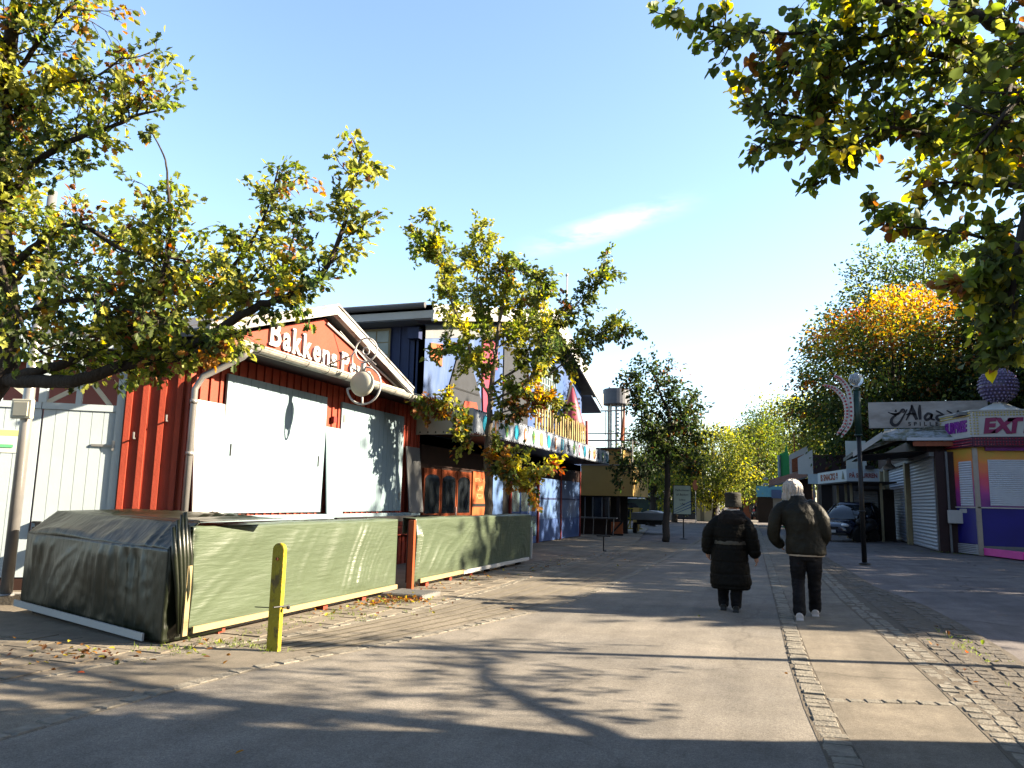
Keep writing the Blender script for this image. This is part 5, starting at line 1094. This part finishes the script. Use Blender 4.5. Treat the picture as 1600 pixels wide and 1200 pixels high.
# --- thin street tree, its shade put into dark leaf tints
def shadedpal(c, d=None): return pick([2, 8, .1, 0, 0, .6, 0, .3])*.7
b4 = Vector((-3.94, 29.3, 0)); D4 = 29.0
def E_(*L): return [at(x, y, D4+d) for x, y, d in L]
limbs = [
 ([b4] + E_((1042, 800, 0), (1043, 740, 0), (1044, 690, 0), (1046, 650, 0), (1036, 625, 0), (1026, 600, 0), (1018, 575, 0)), .14, .015, .45, 1.0, 1.3),
 (E_((1046, 668, 0), (1060, 650, .2), (1078, 638, .3), (1090, 625, .3)), .03, .008, .15, .7, 1.2),
 (E_((1044, 700, 0), (1070, 680, .5), (1090, 672, .6)), .03, .008, .1, .8, 1.6),
 (E_((1044, 705, 0), (1020, 680, -.5), (1000, 640, -.5), (990, 590, -.5)), .03, .006, .1, .6, 1.2),
 (E_((1044, 735, 0), (1072, 718, .5), (1088, 724, .6)), .03, .006, .1, .8, 1.4),
 (E_((1044, 735, 0), (1015, 722, -.4), (992, 735, -.6), (970, 742, -.8)), .03, .006, .1, .75, 1.2),
 (E_((1044, 700, 0), (1030, 680, .8), (1020, 690, 1.2)), .02, .006, .1, .9, 1.6),
 (E_((1036, 640, 0), (1050, 615, 0), (1055, 600, 0)), .015, .005, .1, .6, 1.0),
]
guided_tree('street_tree', 'thin dark tree, shade put into its leaf colour, in the street before the notice board', b4, limbs, OVAL, .16, lambda p: shadedpal(p), step=.15, twig=.95, sub=6, per=9, lsp=.2)
# --- background trees
def P_(*w): return lambda c, d=None: pick(w)
yg = P_(2, .3, 7, 1.6, .3, 0, 0, 4); gr1 = P_(5, 3, 1.5, .3, .1, .2, 0, 4); dg1 = P_(4, 7, .3, .1, 0, .3, 0, 1.5); bright = P_(1.5, .3, 6, .8, .1, 0, 0, 4)
grp = 'background trees'
round_tree('poplar_tree', 'yellow green tree just left of the thin dark street tree', (-7.3, 48, 0), 6.0, 4.1, (1.9, 1.9, 2.7), 210, 26, .17, yg, seed=2, holes=.05)
round_tree('maple_tree', 'bright yellow green rounded tree right of the thin dark street tree', (-4.6, 62, 0), 6.6, 4.4, (3.1, 3, 3.3), 330, 28, .22, bright, seed=3)
round_tree('maple_tree', 'low yellow green tree behind the notice board', (-7.4, 60, 0), 5.2, 3.4, (2.2, 2.2, 2.4), 200, 26, .22, yg, seed=4)
round_tree('park_tree', 'dark green tree at the end of the street above the woman in the hat', (-1.7, 78, 0), 9.5, 6.0, (3.3, 3.3, 4.2), 330, 30, .28, gr1, seed=5)
round_tree('park_tree', 'pale green tall tree rising over the green turret', (1.5, 84, 0), 12.5, 8.2, (4.2, 4, 4.6), 380, 30, .28, P_(3, 1, 5, 1, .2, 0, 0, 4), seed=6)
round_tree('park_tree', 'dark tree filling the gap behind the parked hatchback', (-.2, 98, 0), 9, 5.2, (5, 4, 4.4), 300, 30, .34, dg1, seed=7)
round_tree('park_tree', 'dark low tree behind the white hut', (-7.5, 90, 0), 7, 4.6, (4.5, 4, 3.6), 260, 30, .32, dg1, seed=8)
round_tree('park_tree', 'dark green tree behind the green shed', (-13.5, 84, 0), 6.6, 3.6, (5, 4, 3.2), 260, 30, .32, gr1, seed=9)
round_tree('park_tree', 'mid green tree directly behind the maroon roofed stall', (4.6, 60, 0), 9.6, 6.2, (3.9, 3.5, 3.9), 420, 30, .24, P_(4, 3, 3, .3, .2, .1, 0, 3), seed=10, holes=.06)
round_tree('park_tree', 'green tree standing between the crescent lamps and the maroon roof', (6.4, 52, 0), 8.0, 5.0, (3.4, 3.0, 3.2), 380, 30, .22, P_(4, 4, 2, .3, .3, .2, 0, 3), seed=11, holes=.06)
crownshade = lambda c, d=None: pick([2, 8, .2, 0, 0, .5, 0, .5])*.55  # leaf tints darkened to stand in for shade inside the crowns
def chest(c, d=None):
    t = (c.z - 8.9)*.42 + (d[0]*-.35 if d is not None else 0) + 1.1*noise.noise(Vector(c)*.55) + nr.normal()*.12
    return pick([.2, 0, .8, 2, 7, .6, .2, .5]) if t > 1.0 else (pick([3, 2, 1.5, .6, 1.0, 2.2, 0, 3]) if t > .1 else pick([3, 7, .3, .1, .2, .6, 0, 1.2])*.75)  # lowest leaves darkened as crown shade; the orange top is leaf colour
round_tree('chestnut_tree', 'large rounded tree turning orange at its top behind the arcade sign', (6.6, 48, 0), 14, 8.2, (5.4, 5, 5.6), 900, 30, .25, chest, seed=12, csp=.085, low=-.9)
round_tree('beech_tree', 'tall dark green tree rising behind the orange topped one', (9.8, 56, 0), 20, 12.8, (6.6, 5.5, 6.4), 720, 30, .28, P_(5, 3, 2.4, .3, .1, .2, 0, 4), seed=13, csp=.09, holes=.04)
round_tree('beech_tree', 'dense tree, shade put into its leaf colour, behind the kiosk ball at the right edge', (14.5, 44, 0), 16, 8.6, (5.8, 5, 7.0), 900, 32, .27, crownshade, seed=14, csp=.10, low=-.95)
round_tree('beech_tree', 'low tree with crown shade in its leaf colour, directly behind the arcade roof', (9.5, 45.5, 0), 9, 5.6, (4.2, 3, 3.8), 700, 32, .25, crownshade, seed=17, csp=.10)
# tall trees beyond the right edge whose shade covers the street
for k, (x, y, h, r_) in enumerate(((15.5, 23.5, 13, 4.6), (17, 30.5, 13.5, 5.2), (17.5, 38.5, 14, 5.5), (18, 45, 15, 6), (12.2, 15.6, 7.0, 2.3))):
    round_tree('plane_tree', ['broad tree off to the right beside the kiosk', 'tall tree off to the right behind the kiosk', 'tall tree off to the right behind the arcade', 'farthest tallest tree off to the right behind the arcade', 'small tree off to the right nearest the road'][k], (x, y, 0), h, h*.56, (r_, r_, h*.44), 420, 28, .42, gr1, seed=20+k, csp=.13)
# dark greenery behind the gates
round_tree('garden_tree', 'dark green tree behind the wooden gates at far left', (-15.5, 10.6, 0), 4.6, 2.9, (2.0, 1.5, 1.7), 200, 26, .14, dg1, seed=31)
# off-frame building at the right, its edge shading the foreground
hb = thing('brick_shop', 'plain brick shop standing just outside the view at the right', 'building', (7, 2, 0))
M['brick'] = mat('brick wall', (.30, .13, .09), .85, .2, 6, .3)
ob('wall', MB().box((4.0, -8, 0), (10, 6.15, 4.6)), 'brick', hb); ob('roof', MB().prism([(3.8, -8.2, 4.6), (10.2, -8.2, 4.6), (7, -8.2, 6.6)], (0, 14.45, 0)), 'grey', hb)
ob('window', MB().box((3.97, 0, 1.0), (4.0, 2, 2.2)).box((3.97, 3.2, 1.0), (4.0, 5.2, 2.2)), 'glass', hb); ob('door', MB().box((3.96, -3, 0), (4.0, -2, 2.1)), 'wood', hb)
sp = thing('street_pole', 'plain slender steel lighting pole just outside the view at the right', 'pole', (5.6, 9.35, 0))
ob('shaft', MB().tube([(5.6, 9.35, 0), (5.6, 9.35, 4.7)], [.07, .055], 12), 'dgreen', sp, smooth=True); ob('lamp_head', MB().ball((5.6, 9.35, 4.8), .17, 14), 'white', sp, smooth=True)
# litter
def litter(name, spots, n, size, label):
    LP, LC = [], []
    for x, y, sx, sy, k in spots:
        for _ in range(int(n*k)):
            LP.append((x+nr.normal()*sx, y+nr.normal()*sy, .03+abs(nr.normal())*.012)); LC.append(pick([.2, 0, 1, 1.5, 4, 6, .6, .3])*nr.uniform(.35, .85))
    LD = nr.normal(size=(len(LP), 3)); LD[:, 2] *= .2
    o = leaves(name, LP, LD, size, OAK, np.array(LC), None, updown=2.5); o['kind'] = 'stuff'; o['label'] = label; return o
litter('fallen_leaves', [(-4.95, 9.5, .14, .3, 1.6), (-4.75, 9.75, .2, .12, 1), (-5.1, 8.8, .08, .6, .4), (-5.05, 12, .1, 1.2, .7), (-4.7, 15.8, .2, 1.6, .4), (-5.6, 5.3, .3, .12, .6), (-6.5, 4.9, .7, .25, .5), (-4.9, 6.0, .3, .3, .2), (-3.8, 18.5, .7, 1.8, .2), (-1, 8, 3, 3, .08), (1.75, 8.5, .15, 2, .12), (-4.5, 7.5, .3, 1.5, .15)], 95, .06, 'brown and orange leaves lying along the covered fence and kerbs')
GP, GD = [], []
for x, y, sx, sy, k in [(-5.05, 7.5, .1, .9, 60), (-4.9, 6.2, .2, .1, 40), (-4.42, 6.15, .12, .05, 25), (-5.15, 5.75, .15, .08, 40), (-4.6, 9.2, .3, .5, 30), (1.75, 9.2, .1, .5, 30), (5.0, 28.8, .3, .1, 30), (5.5, 27.9, .3, .1, 30), (-4.8, 8.2, .2, .3, 40)]:
    for _ in range(k):
        px_, py_ = x+nr.normal()*sx, y+nr.normal()*sy
        for q in range(3): GP.append((px_+nr.normal()*.01, py_+nr.normal()*.01, .012)); GD.append((nr.normal()*.5, nr.normal()*.5, 1))
o = leaves('weeds', GP, GD, .05, [(0, 0), (.07, .4), (0, 1)], np.array([np.array(MG)*nr.uniform(.7, 1.4) for _ in GP]), None, updown=0); o['kind'] = 'stuff'
# ================================================================ people
def fuse(mb, vox, smooth_it=4):
    o = ob('tmp', mb, None); md = o.modifiers.new('r', 'REMESH'); md.mode = 'VOXEL'; md.voxel_size = vox
    s = o.modifiers.new('s', 'SMOOTH'); s.factor = .5; s.iterations = smooth_it
    bpy.context.view_layer.update()
    me = bpy.data.meshes.new_from_object(o.evaluated_get(bpy.context.evaluated_depsgraph_get())); bpy.data.objects.remove(o); return me
def folds(me, amp, f=(9, 9, 9), seed=0, ridge=True, zfun=None):
    n = len(me.vertices); co = np.zeros(n*3); me.vertices.foreach_get('co', co); co = co.reshape(-1, 3); no = np.zeros(n*3); me.vertices.foreach_get('normal', no); no = no.reshape(-1, 3)
    for i in range(n):
        p = co[i]; v = noise.noise(Vector((p[0]*f[0]+seed, p[1]*f[1], p[2]*f[2]+seed))); w = noise.noise(Vector((p[0]*f[0]*2.3+seed, p[1]*f[1]*2.3+5, p[2]*f[2]*2.3)))
        h = ((1-2*abs(v))*.7 + w*.5)*amp if ridge else v*amp
        if zfun: h += zfun(p)
        co[i] += no[i]*h
    me.vertices.foreach_set('co', co.ravel()); me.update()
def eltube(mb, rings, n=24):
    'rings: (cx, cy, z, rx, ry)'
    vs = []
    for cx_, cy_, z, rx, ry in rings:
        for j in range(n): a = math.tau*j/n; vs.append((cx_+rx*math.cos(a), cy_+ry*math.sin(a), z))
    k = len(rings); fs = [(i*n+j, i*n+(j+1) % n, (i+1)*n+(j+1) % n, (i+1)*n+j) for i in range(k-1) for j in range(n)] + [tuple(range(n))[::-1], tuple(range((k-1)*n, k*n))]
    return mb.add(vs, fs)
def limb(mb, pts, rs, n=14):
    mb.tube(c3([Vector(p) for p in pts], 4), list(np.interp(np.linspace(0, len(pts)-1, (len(pts)-1)*4+1), range(len(pts)), rs)), n)
    for p, r in zip(pts, rs): mb.ball(p, r*1.0, 10)
    return mb
skin = mat('skin', (.50, .27, .18), .55, .1, 8); clothd = mat('black quilted coat', (.007, .007, .006), .7, .3, 5, .3, 40, spec=.08); jack = mat('dark olive jacket', (.013, .0125, .009), .6, .25, 4, .3, 30, spec=.12, c2=(.022, .021, .015))
jean = mat('black jeans', (.008,.008,.010), .8, .25, 5, .3, 70, spec=.08, c2=(.02,.02,.023)); hairm = mat('grey white hair', (.60, .56, .52), .55, .2, 20, .9, 30, stretch=(3, 3, .5), c2=(.42, .38, .34)); shirt = mat('beige shirt', (.62, .54, .46), .8, .1, 5)
hatm = mat('dark felt hat', (.03, .028, .022), .85, .3, 6, .3); shoem = mat('white and red trainers', (.60, .56, .55), .5, .1, 9, c2=(.42, .08, .05), fac=(.56, .6)); shoed = mat('black shoes', (.02, .02, .02), .4, .2, 5); belt = mat('grey belt', (.09,.085,.07), .7, .2, 12); furm = mat('dark hood lining', (.015, .012, .012), .95, .4, 30, .8)
def hand(mb, w, f, side, s=1.0, curl=.6):
    'palm from wrist w along direction f, five fingers'
    w = Vector(w); f = Vector(f).normalized(); sd = Vector((0, 1, 0)); nn = f.cross(sd).normalized()*side
    mb.tube([w, w+f*.03*s, w+f*.075*s], [.024*s, .032*s, .03*s], 10)
    for k in range(4):
        o_ = (k-1.5)*.019*s; l = (.062, .074, .07, .054)[k]*s; a = w + f*.075*s + sd*o_; b = a + (f*.9 - nn*curl*.35)*l*.5; c = b + (f*.6 - nn*curl)*l*.35; d = c + (f*.2 - nn)*l*.25
        mb.tube([a-f*.02, a, b, c, d], [.010*s, .0095*s, .009*s, .0085*s, .007*s], 7)
    a = w + f*.03*s + sd*.028*s; mb.tube([a, a+(sd*.6+f*.8)*.03*s, a+(sd*.3+f)*.06*s - nn*.01], [.011*s, .010*s, .008*s], 7)
def build(root_label, loc, fn):
    pass
# ---- man
mx_, my_ = .33, 10.72
def Wm(p): return (mx_+p[0], my_+p[1], p[2])
body = MB()
# coordinates: x right, y away from the camera
hip = .89; lean_x = -.07
def head(mb, c, s=1.0, fwd=.0):
    mb.ball(c, .098*s, 18, (.80, .98, 1.16)); mb.ball((c[0], c[1]+.035*s, c[2]-.075*s), .06*s, 14, (.9, .9, .85)); mb.ball((c[0], c[1]+.105*s, c[2]-.02*s), .016*s, 8, (.8, 1.2, 1.2))
    for sx_ in (-1, 1): mb.ball((c[0]+sx_*.082*s, c[1]-.0, c[2]-.015*s), .026*s, 8, (.4, .8, 1.2)); mb.ball((c[0]+sx_*.033*s, c[1]+.088*s, c[2]+.005*s), .013*s, 6)
    mb.tube([(c[0]-.02*s, c[1]+.094*s, c[2]-.062*s), (c[0]+.02*s, c[1]+.094*s, c[2]-.062*s)], .008*s, 6)
hc = (lean_x-.06, .10, 1.60)
head(body, Wm(hc)); limb(body, [Wm((lean_x-.02, .02, 1.38)), Wm((hc[0], .06, 1.50))], [.06, .055])
eltube(body, [(mx_+.0, my_, .86, .15, .10), (mx_-.01, my_, 1.05, .145, .10), (mx_+lean_x*.7, my_, 1.25, .17, .11), (mx_+lean_x, my_+.01, 1.40, .15, .085), (mx_+lean_x, my_+.02, 1.45, .07, .06)])
for s in (-1, 1):
    fx = -.10 if s < 0 else .10; fy = -.22 if s < 0 else .24; kz = .48
    limb(body, [Wm((s*.085, 0, .86)), Wm((s*.09+.0, fy*.2+.04, kz)), Wm((fx, fy, .09))], [.085, .055, .04]); body.tube([Wm((fx, fy-.05, .05)), Wm((fx, fy+.16, .04))], [.035, .03], 8)
    sh = Wm((lean_x+s*.18, .01, 1.38)); el = Wm((lean_x+s*.285, -.03, 1.12)); wr = Wm((lean_x+s*.245, .06, .94)); limb(body, [sh, el, wr], [.052, .042, .032]); hand(body, wr, (-s*.3, .3, -.9), s)
pm = ob('person', fuse(body, .0085, 3), skin, smooth=True); tag(pm, 'grey haired person in dark olive jacket and black jeans walking away', 'person', 'two people walking away')
j = MB()
eltube(j, [(mx_+.01, my_, .80, .235, .165), (mx_+.0, my_, .92, .235, .165), (mx_-.01, my_, 1.05, .225, .16), (mx_+lean_x*.6, my_-.01, 1.20, .235, .165), (mx_+lean_x*.9, my_-.01, 1.34, .235, .15), (mx_+lean_x, my_+.0, 1.42, .185, .115), (mx_+lean_x, my_+.02, 1.48, .10, .085), (mx_+lean_x-.01, my_+.03, 1.52, .085, .08)])
for s in (-1, 1):
    limb(j, [Wm((lean_x+s*.15, 0, 1.40)), Wm((lean_x+s*.245, -.02, 1.30)), Wm((lean_x+s*.295, -.03, 1.14)), Wm((lean_x+s*.30, .01, 1.0)), Wm((lean_x+s*.235, .07, .92))], [.075, .085, .078, .07, .062])
me = fuse(j, .013, 3); folds(me, .020, (4.5, 4.5, 3.0), 3); folds(me, .006, (14, 14, 9), 7); ob('jacket', me, jack, pm, smooth=True)
ob('collar', (lambda m_: (folds(m_, .004, (9, 9, 9), 2), m_)[1])(fuse(eltube(MB(), [(mx_+lean_x, my_+.02, 1.45, .12, .10), (mx_+lean_x-.01, my_+.03, 1.50, .105, .095), (mx_+lean_x-.02, my_+.04, 1.535, .095, .09)]), .012, 3)), jack, pm, smooth=True)
ob('shirt', eltube(MB(), [(mx_+.01, my_, .770, .205, .14), (mx_+.01, my_, .775, .222, .152), (mx_+.01, my_, .85, .225, .155)]), shirt, pm, smooth=True)
t = MB()
eltube(t, [(mx_, my_, .72, .165, .13), (mx_, my_, .80, .19, .135), (mx_, my_, .90, .185, .13)])
for s in (-1, 1):
    fx = -.10 if s < 0 else .10; fy = -.22 if s < 0 else .24
    limb(t, [Wm((s*.092, 0, .80)), Wm((s*.098, fy*.1, .62)), Wm((s*.098+.0, fy*.2+.05, .46)), Wm((fx, fy*.7, .26)), Wm((fx, fy, .10))], [.105, .095, .08, .072, .078])
me = fuse(t, .011, 4); folds(me, .009, (7, 7, 16), 8); ob('trousers', me, jean, pm, smooth=True)
h = MB(); C_ = Wm(hc)
h.ball((C_[0], C_[1]-.02, C_[2]+.02), .125, 18, (.98, 1.0, 1.02)); h.ball((C_[0]-.05, C_[1]-.04, C_[2]-.08), .085, 12, (.95, .8, 1.1)); h.ball((C_[0]+.06, C_[1]-.05, C_[2]-.07), .085, 12, (.9, .8, 1.1)); h.ball((C_[0], C_[1]-.05, C_[2]-.08), .085, 12)
me = fuse(h, .007, 1); folds(me, .015, (30, 30, 6), 4); ob('hair', me, hairm, pm, smooth=True)
for s in (-1, 1):
    fx = -.10 if s < 0 else .10; fy = -.22 if s < 0 else .24
    q = MB(); q.tube([Wm((fx, fy-.09, .05)), Wm((fx, fy-.02, .055)), Wm((fx+s*.01, fy+.09, .048)), Wm((fx+s*.015, fy+.19, .036))], [.043, .05, .046, .03], 12); q.tube([Wm((fx, fy-.03, .06)), Wm((fx, fy-.03, .11))], .045, 10)
    q.box(Wm((fx-.043, fy-.11, 0)), Wm((fx+.043, fy+.2, .025)))
    ob('shoe', fuse(q, .008, 3), shoem, pm, smooth=True)
# ---- woman
wx, wy = -.62, 10.95
def Ww(p): return (wx+p[0], wy+p[1], p[2])
body = MB(); hc = (.06, .05, 1.40)
head(body, Ww(hc), .95); limb(body, [Ww((.03, .0, 1.18)), Ww((hc[0], .03, 1.31))], [.055, .05])
eltube(body, [(wx, wy, .74, .16, .12), (wx, wy, .95, .15, .12), (wx+.02, wy, 1.10, .16, .11), (wx+.03, wy, 1.22, .12, .08), (wx+.03, wy, 1.26, .06, .055)])
HN = {}
for s in (-1, 1):
    fx = -.095 if s < 0 else .075; fy = .08 if s < 0 else -.06
    limb(body, [Ww((s*.08, 0, .75)), Ww((s*.085, fy*.3+.02, .42)), Ww((fx, fy, .08))], [.08, .05, .036]); body.tube([Ww((fx, fy-.05, .045)), Ww((fx, fy+.14, .035))], [.032, .028], 8)
    wr = Ww((-.295 if s < 0 else .335, .02, .755 if s < 0 else .72)); el = Ww((s*.29, -.01, .98)); sh = Ww((.03+s*.17, 0, 1.19)); limb(body, [sh, el, wr], [.05, .042, .028]); hand(body, wr, (.25 if s < 0 else .15, .1, -.95), s, .95)
pw = ob('person', fuse(body, .0085, 3), skin, smooth=True); tag(pw, 'person in a long black belted coat and dark hat walking away with arms slightly out', 'person', 'two people walking away')
c = MB()
eltube(c, [(wx+.01, wy, .29, .24, .20), (wx+.01, wy, .36, .268, .215), (wx+.0, wy, .58, .25, .20), (wx, wy, .80, .228, .18), (wx+.01, wy, .89, .200, .165), (wx+.01, wy, .98, .220, .175), (wx+.02, wy, 1.10, .235, .17), (wx+.03, wy, 1.20, .20, .13), (wx+.03, wy+.0, 1.27, .11, .10)])
for s in (-1, 1):
    wr = (-.29, .02, .80) if s < 0 else (.325, .02, .77)
    limb(c, [Ww((.03+s*.165, 0, 1.17)), Ww((.01+s*.255, -.01, 1.05)), Ww((.01+s*.285, -.01, .93)), Ww(wr)], [.085, .088, .085, .078])
def quilt(p):
    z = p[2]; return -.011*max(0, 1-abs(((z-.33) % .155)-.0775+.0775)/.022) if z < .87 or z > .93 else 0
me = fuse(c, .013, 4); folds(me, .007, (6, 6, 9), 12, True, quilt); folds(me, .006, (15, 15, 11), 17); ob('coat', me, clothd, pw, smooth=True)
ob('belt', fuse(eltube(MB(), [(wx+.01, wy, .865, .214, .178), (wx+.01, wy, .90, .212, .176), (wx+.01, wy, .925, .214, .178)]), .012, 2), belt, pw, smooth=True)
hd = MB(); eltube(hd, [(wx+.04, wy-.05, 1.13, .15, .10), (wx+.05, wy-.06, 1.20, .19, .13), (wx+.05, wy-.03, 1.27, .175, .14), (wx+.05, wy-.0, 1.32, .12, .11)])
me = fuse(hd, .012, 3); folds(me, .012, (13, 13, 13), 21); ob('hood', me, furm, pw, smooth=True)
sc_ = MB(); eltube(sc_, [(wx+.06, wy+.0, 1.29, .10, .10), (wx+.06, wy+.0, 1.34, .088, .095)]); ob('scarf', fuse(sc_, .01, 2), shirt, pw, smooth=True)
hh = MB(); hc_ = Ww(hc); eltube(hh, [(hc_[0], hc_[1], hc_[2]-.035, .112, .122), (hc_[0], hc_[1], hc_[2]+.02, .108, .118), (hc_[0]-.005, hc_[1], hc_[2]+.075, .103, .112), (hc_[0]-.005, hc_[1], hc_[2]+.145, .112, .118), (hc_[0]-.005, hc_[1], hc_[2]+.165, .095, .10)])
me = fuse(hh, .008, 2); folds(me, .004, (15, 15, 30), 2); ob('hat', me, hatm, pw, smooth=True)
t = MB()
for s in (-1, 1):
    fx = -.095 if s < 0 else .075; fy = .08 if s < 0 else -.06
    limb(t, [Ww((s*.085, 0, .60)), Ww((s*.088, fy*.3, .42)), Ww((fx, fy*.8, .22)), Ww((fx, fy, .09))], [.09, .08, .074, .068])
me = fuse(t, .011, 4); folds(me, .008, (7, 7, 16), 31); ob('trousers', me, jean, pw, smooth=True)
for s in (-1, 1):
    fx = -.095 if s < 0 else .075; fy = .08 if s < 0 else -.06
    q = MB(); q.tube([Ww((fx, fy-.08, .045)), Ww((fx, fy, .052)), Ww((fx, fy+.10, .045)), Ww((fx, fy+.17, .034))], [.04, .046, .042, .028], 12); q.tube([Ww((fx, fy-.02, .05)), Ww((fx, fy-.02, .10))], .042, 10); q.box(Ww((fx-.04, fy-.1, 0)), Ww((fx+.04, fy+.18, .022)))
    ob('shoe', fuse(q, .008, 3), shoed, pw, smooth=True)

# ================================================================ cars
def car(loc, rz, label, paint, hgt=1.55, cat='car'):
    F = Matrix.Translation(loc) @ Matrix.Rotation(rz, 4, 'Z')   # local: +X front
    t = thing('parked_car', label, cat, loc); ORG[t.name] = Vector(loc)
    Lh = 2.1; W_ = .86
    # body cross sections along x: (x, z_bottom, z_belt, z_top, half width belt, half width top)
    def loft(secs, n=12):
        vs = []; 
        for x, zb, zt, wb, wt, rd in secs:
            ring = []
            for k in range(n):
                a = math.tau*(k+.5)/n; cx_, cz_ = math.cos(a), math.sin(a); e = .55
                sx_ = (abs(cx_)**e)*(1 if cx_ > 0 else -1); sz_ = (abs(cz_)**e)*(1 if cz_ > 0 else -1)
                w = wb + (wt-wb)*(sz_*.5+.5); ring.append((x, sx_*w, (zb+zt)/2 + sz_*(zt-zb)/2))
            vs += ring
        k = len(secs); fs = [(i*n+j, i*n+(j+1) % n, (i+1)*n+(j+1) % n, (i+1)*n+j) for i in range(k-1) for j in range(n)] + [tuple(range(n))[::-1], tuple(range((k-1)*n, k*n))]
        return [F @ Vector(v) for v in vs], fs
    mb = MB().add(*loft([(-2.1, .35, .80, .70, .68, 0), (-2.02, .25, .95, .80, .76, 0), (-1.4, .2, 1.0, .86, .80, 0), (0, .18, .98, .86, .82, 0), (1.0, .2, .95, .86, .78, 0), (1.6, .22, .85, .84, .72, 0), (1.98, .25, .72, .78, .66, 0), (2.1, .34, .62, .66, .6, 0)], 20))
    b = ob('body', mb, paint, t, smooth=True); s = b.modifiers.new('sub', 'SUBSURF'); s.levels = 1; s.render_levels = 1
    mb = MB().add(*loft([(-1.95, .85, 1.0, .72, .66, 0), (-1.6, .85, hgt-.06, .76, .58, 0), (-.9, .85, hgt, .78, .60, 0), (0, .85, hgt-.01, .78, .61, 0), (.5, .85, hgt-.13, .78, .60, 0), (1.25, .85, .95, .74, .68, 0)], 20))
    cb = ob('cabin', mb, 'glass', t, smooth=True)
    rf_ = MB().add(*loft([(-1.62, hgt-.08, hgt-.03, .56, .52, 0), (-.9, hgt-.04, hgt+.02, .60, .55, 0), (0, hgt-.05, hgt+.01, .60, .55, 0), (.38, hgt-.13, hgt-.08, .58, .54, 0)], 16)); ob('roof', rf_, paint, t, smooth=True)
    for s in (-1, 1):
        pr_ = MB().tube([F @ Vector(v) for v in ((1.25, s*.73, .93), (.42, s*.60, hgt-.10))], .035, 6).tube([F @ Vector(v) for v in ((-1.95, s*.72, .98), (-1.6, s*.60, hgt-.08))], .05, 6).tube([F @ Vector(v) for v in ((-.3, s*.80, .98), (-.25, s*.62, hgt-.05))], .03, 6)
        ob('pillar', pr_, paint, t, smooth=True)
        ob('headlight', MB().ball((0, 0, 0), 1, 14, (.14, .19, .085)), mat('headlamp glass', (.62, .66, .70), .08, .2, 12, coat=.8), t, M_=F @ Matrix.Translation((1.90, s*.56, .66)) @ Matrix.Rotation(s*-.4, 4, 'Z'), smooth=True)
        ob('tail_light', MB().box((-2.06, s*.62-.1, .8), (-1.98, s*.62+.1, 1.05), F), 'bulbr', t, bevel=.02)
        ob('mirror', MB().ball(F @ Vector((.75, s*.95, 1.02)), .1, 10, (.7, 1, .8)), paint, t, smooth=True)
        for x in (-1.3, 1.32):
            w = ob('wheel', MB().tube([F @ Vector((x, s*.68, .31)), F @ Vector((x, s*.88, .31))], .31, 24), 'rubber', t); ob('rim', MB().tube([F @ Vector((x, s*.87, .31)), F @ Vector((x, s*.895, .31))], .19, 14), 'steel', w)
    ob('number_plate', MB().box((2.08, -.26, .36), (2.12, .26, .47), F).box((-2.12, -.26, .55), (-2.08, .26, .66), F), 'white', t); ob('grille', MB().box((2.02, -.35, .5), (2.1, .35, .6), F), 'black', t); ob('bumper', MB().box((2.03, -.7, .27), (2.13, .7, .36), F).box((-2.16, -.7, .4), (-2.04, .7, .5), F), 'rubber', t, bevel=.02)
    return t
car((3.15, 36.6, 0), R(-122), 'dark blue car facing the camera, half hidden by the grey haired person', mat('dark blue car paint', (.012, .016, .035), .2, .1, 2, coat=.8), 1.62)
car((-1.55, 80, 0), R(92), 'small dark hatchback seen from behind at the far end of the street', mat('black car paint', (.02, .022, .028), .22, .1, 2, coat=.8), 1.5)
# motor scooter beside the car
ms = thing('motor_scooter', 'black motor scooter parked right of the dark blue car', 'scooter', (4.2, 35.2, 0))
for x, y in ((3.85, 34.9), (4.5, 35.6)): ob('wheel', MB().tube([(x-.05, y+.05, .28), (x+.05, y-.05, .28)], .28, 16), 'rubber', ms)
ob('body', fuse(MB().tube([(3.95, 35.0, .45), (4.2, 35.3, .5), (4.55, 35.6, .75)], [.12, .16, .2], 10).ball((4.4, 35.5, .85), .2, 10, (1, 1, .6)).ball((3.95, 35.0, .8), .16, 10), .03, 4), 'black', ms, smooth=True)
ob('handlebar', MB().tube([(3.92, 34.98, .3), (4.0, 35.05, 1.08)], .035, 8).tube([(3.75, 35.2, 1.1), (4.0, 35.05, 1.08), (4.2, 34.85, 1.12)], .022, 8).tube([(3.75, 35.2, 1.1), (3.72, 35.2, 1.3)], .01, 6).ball((3.72, 35.2, 1.32), .06, 8, (1, .4, .8)), 'black', ms, smooth=True)

ms.location.x -= .75
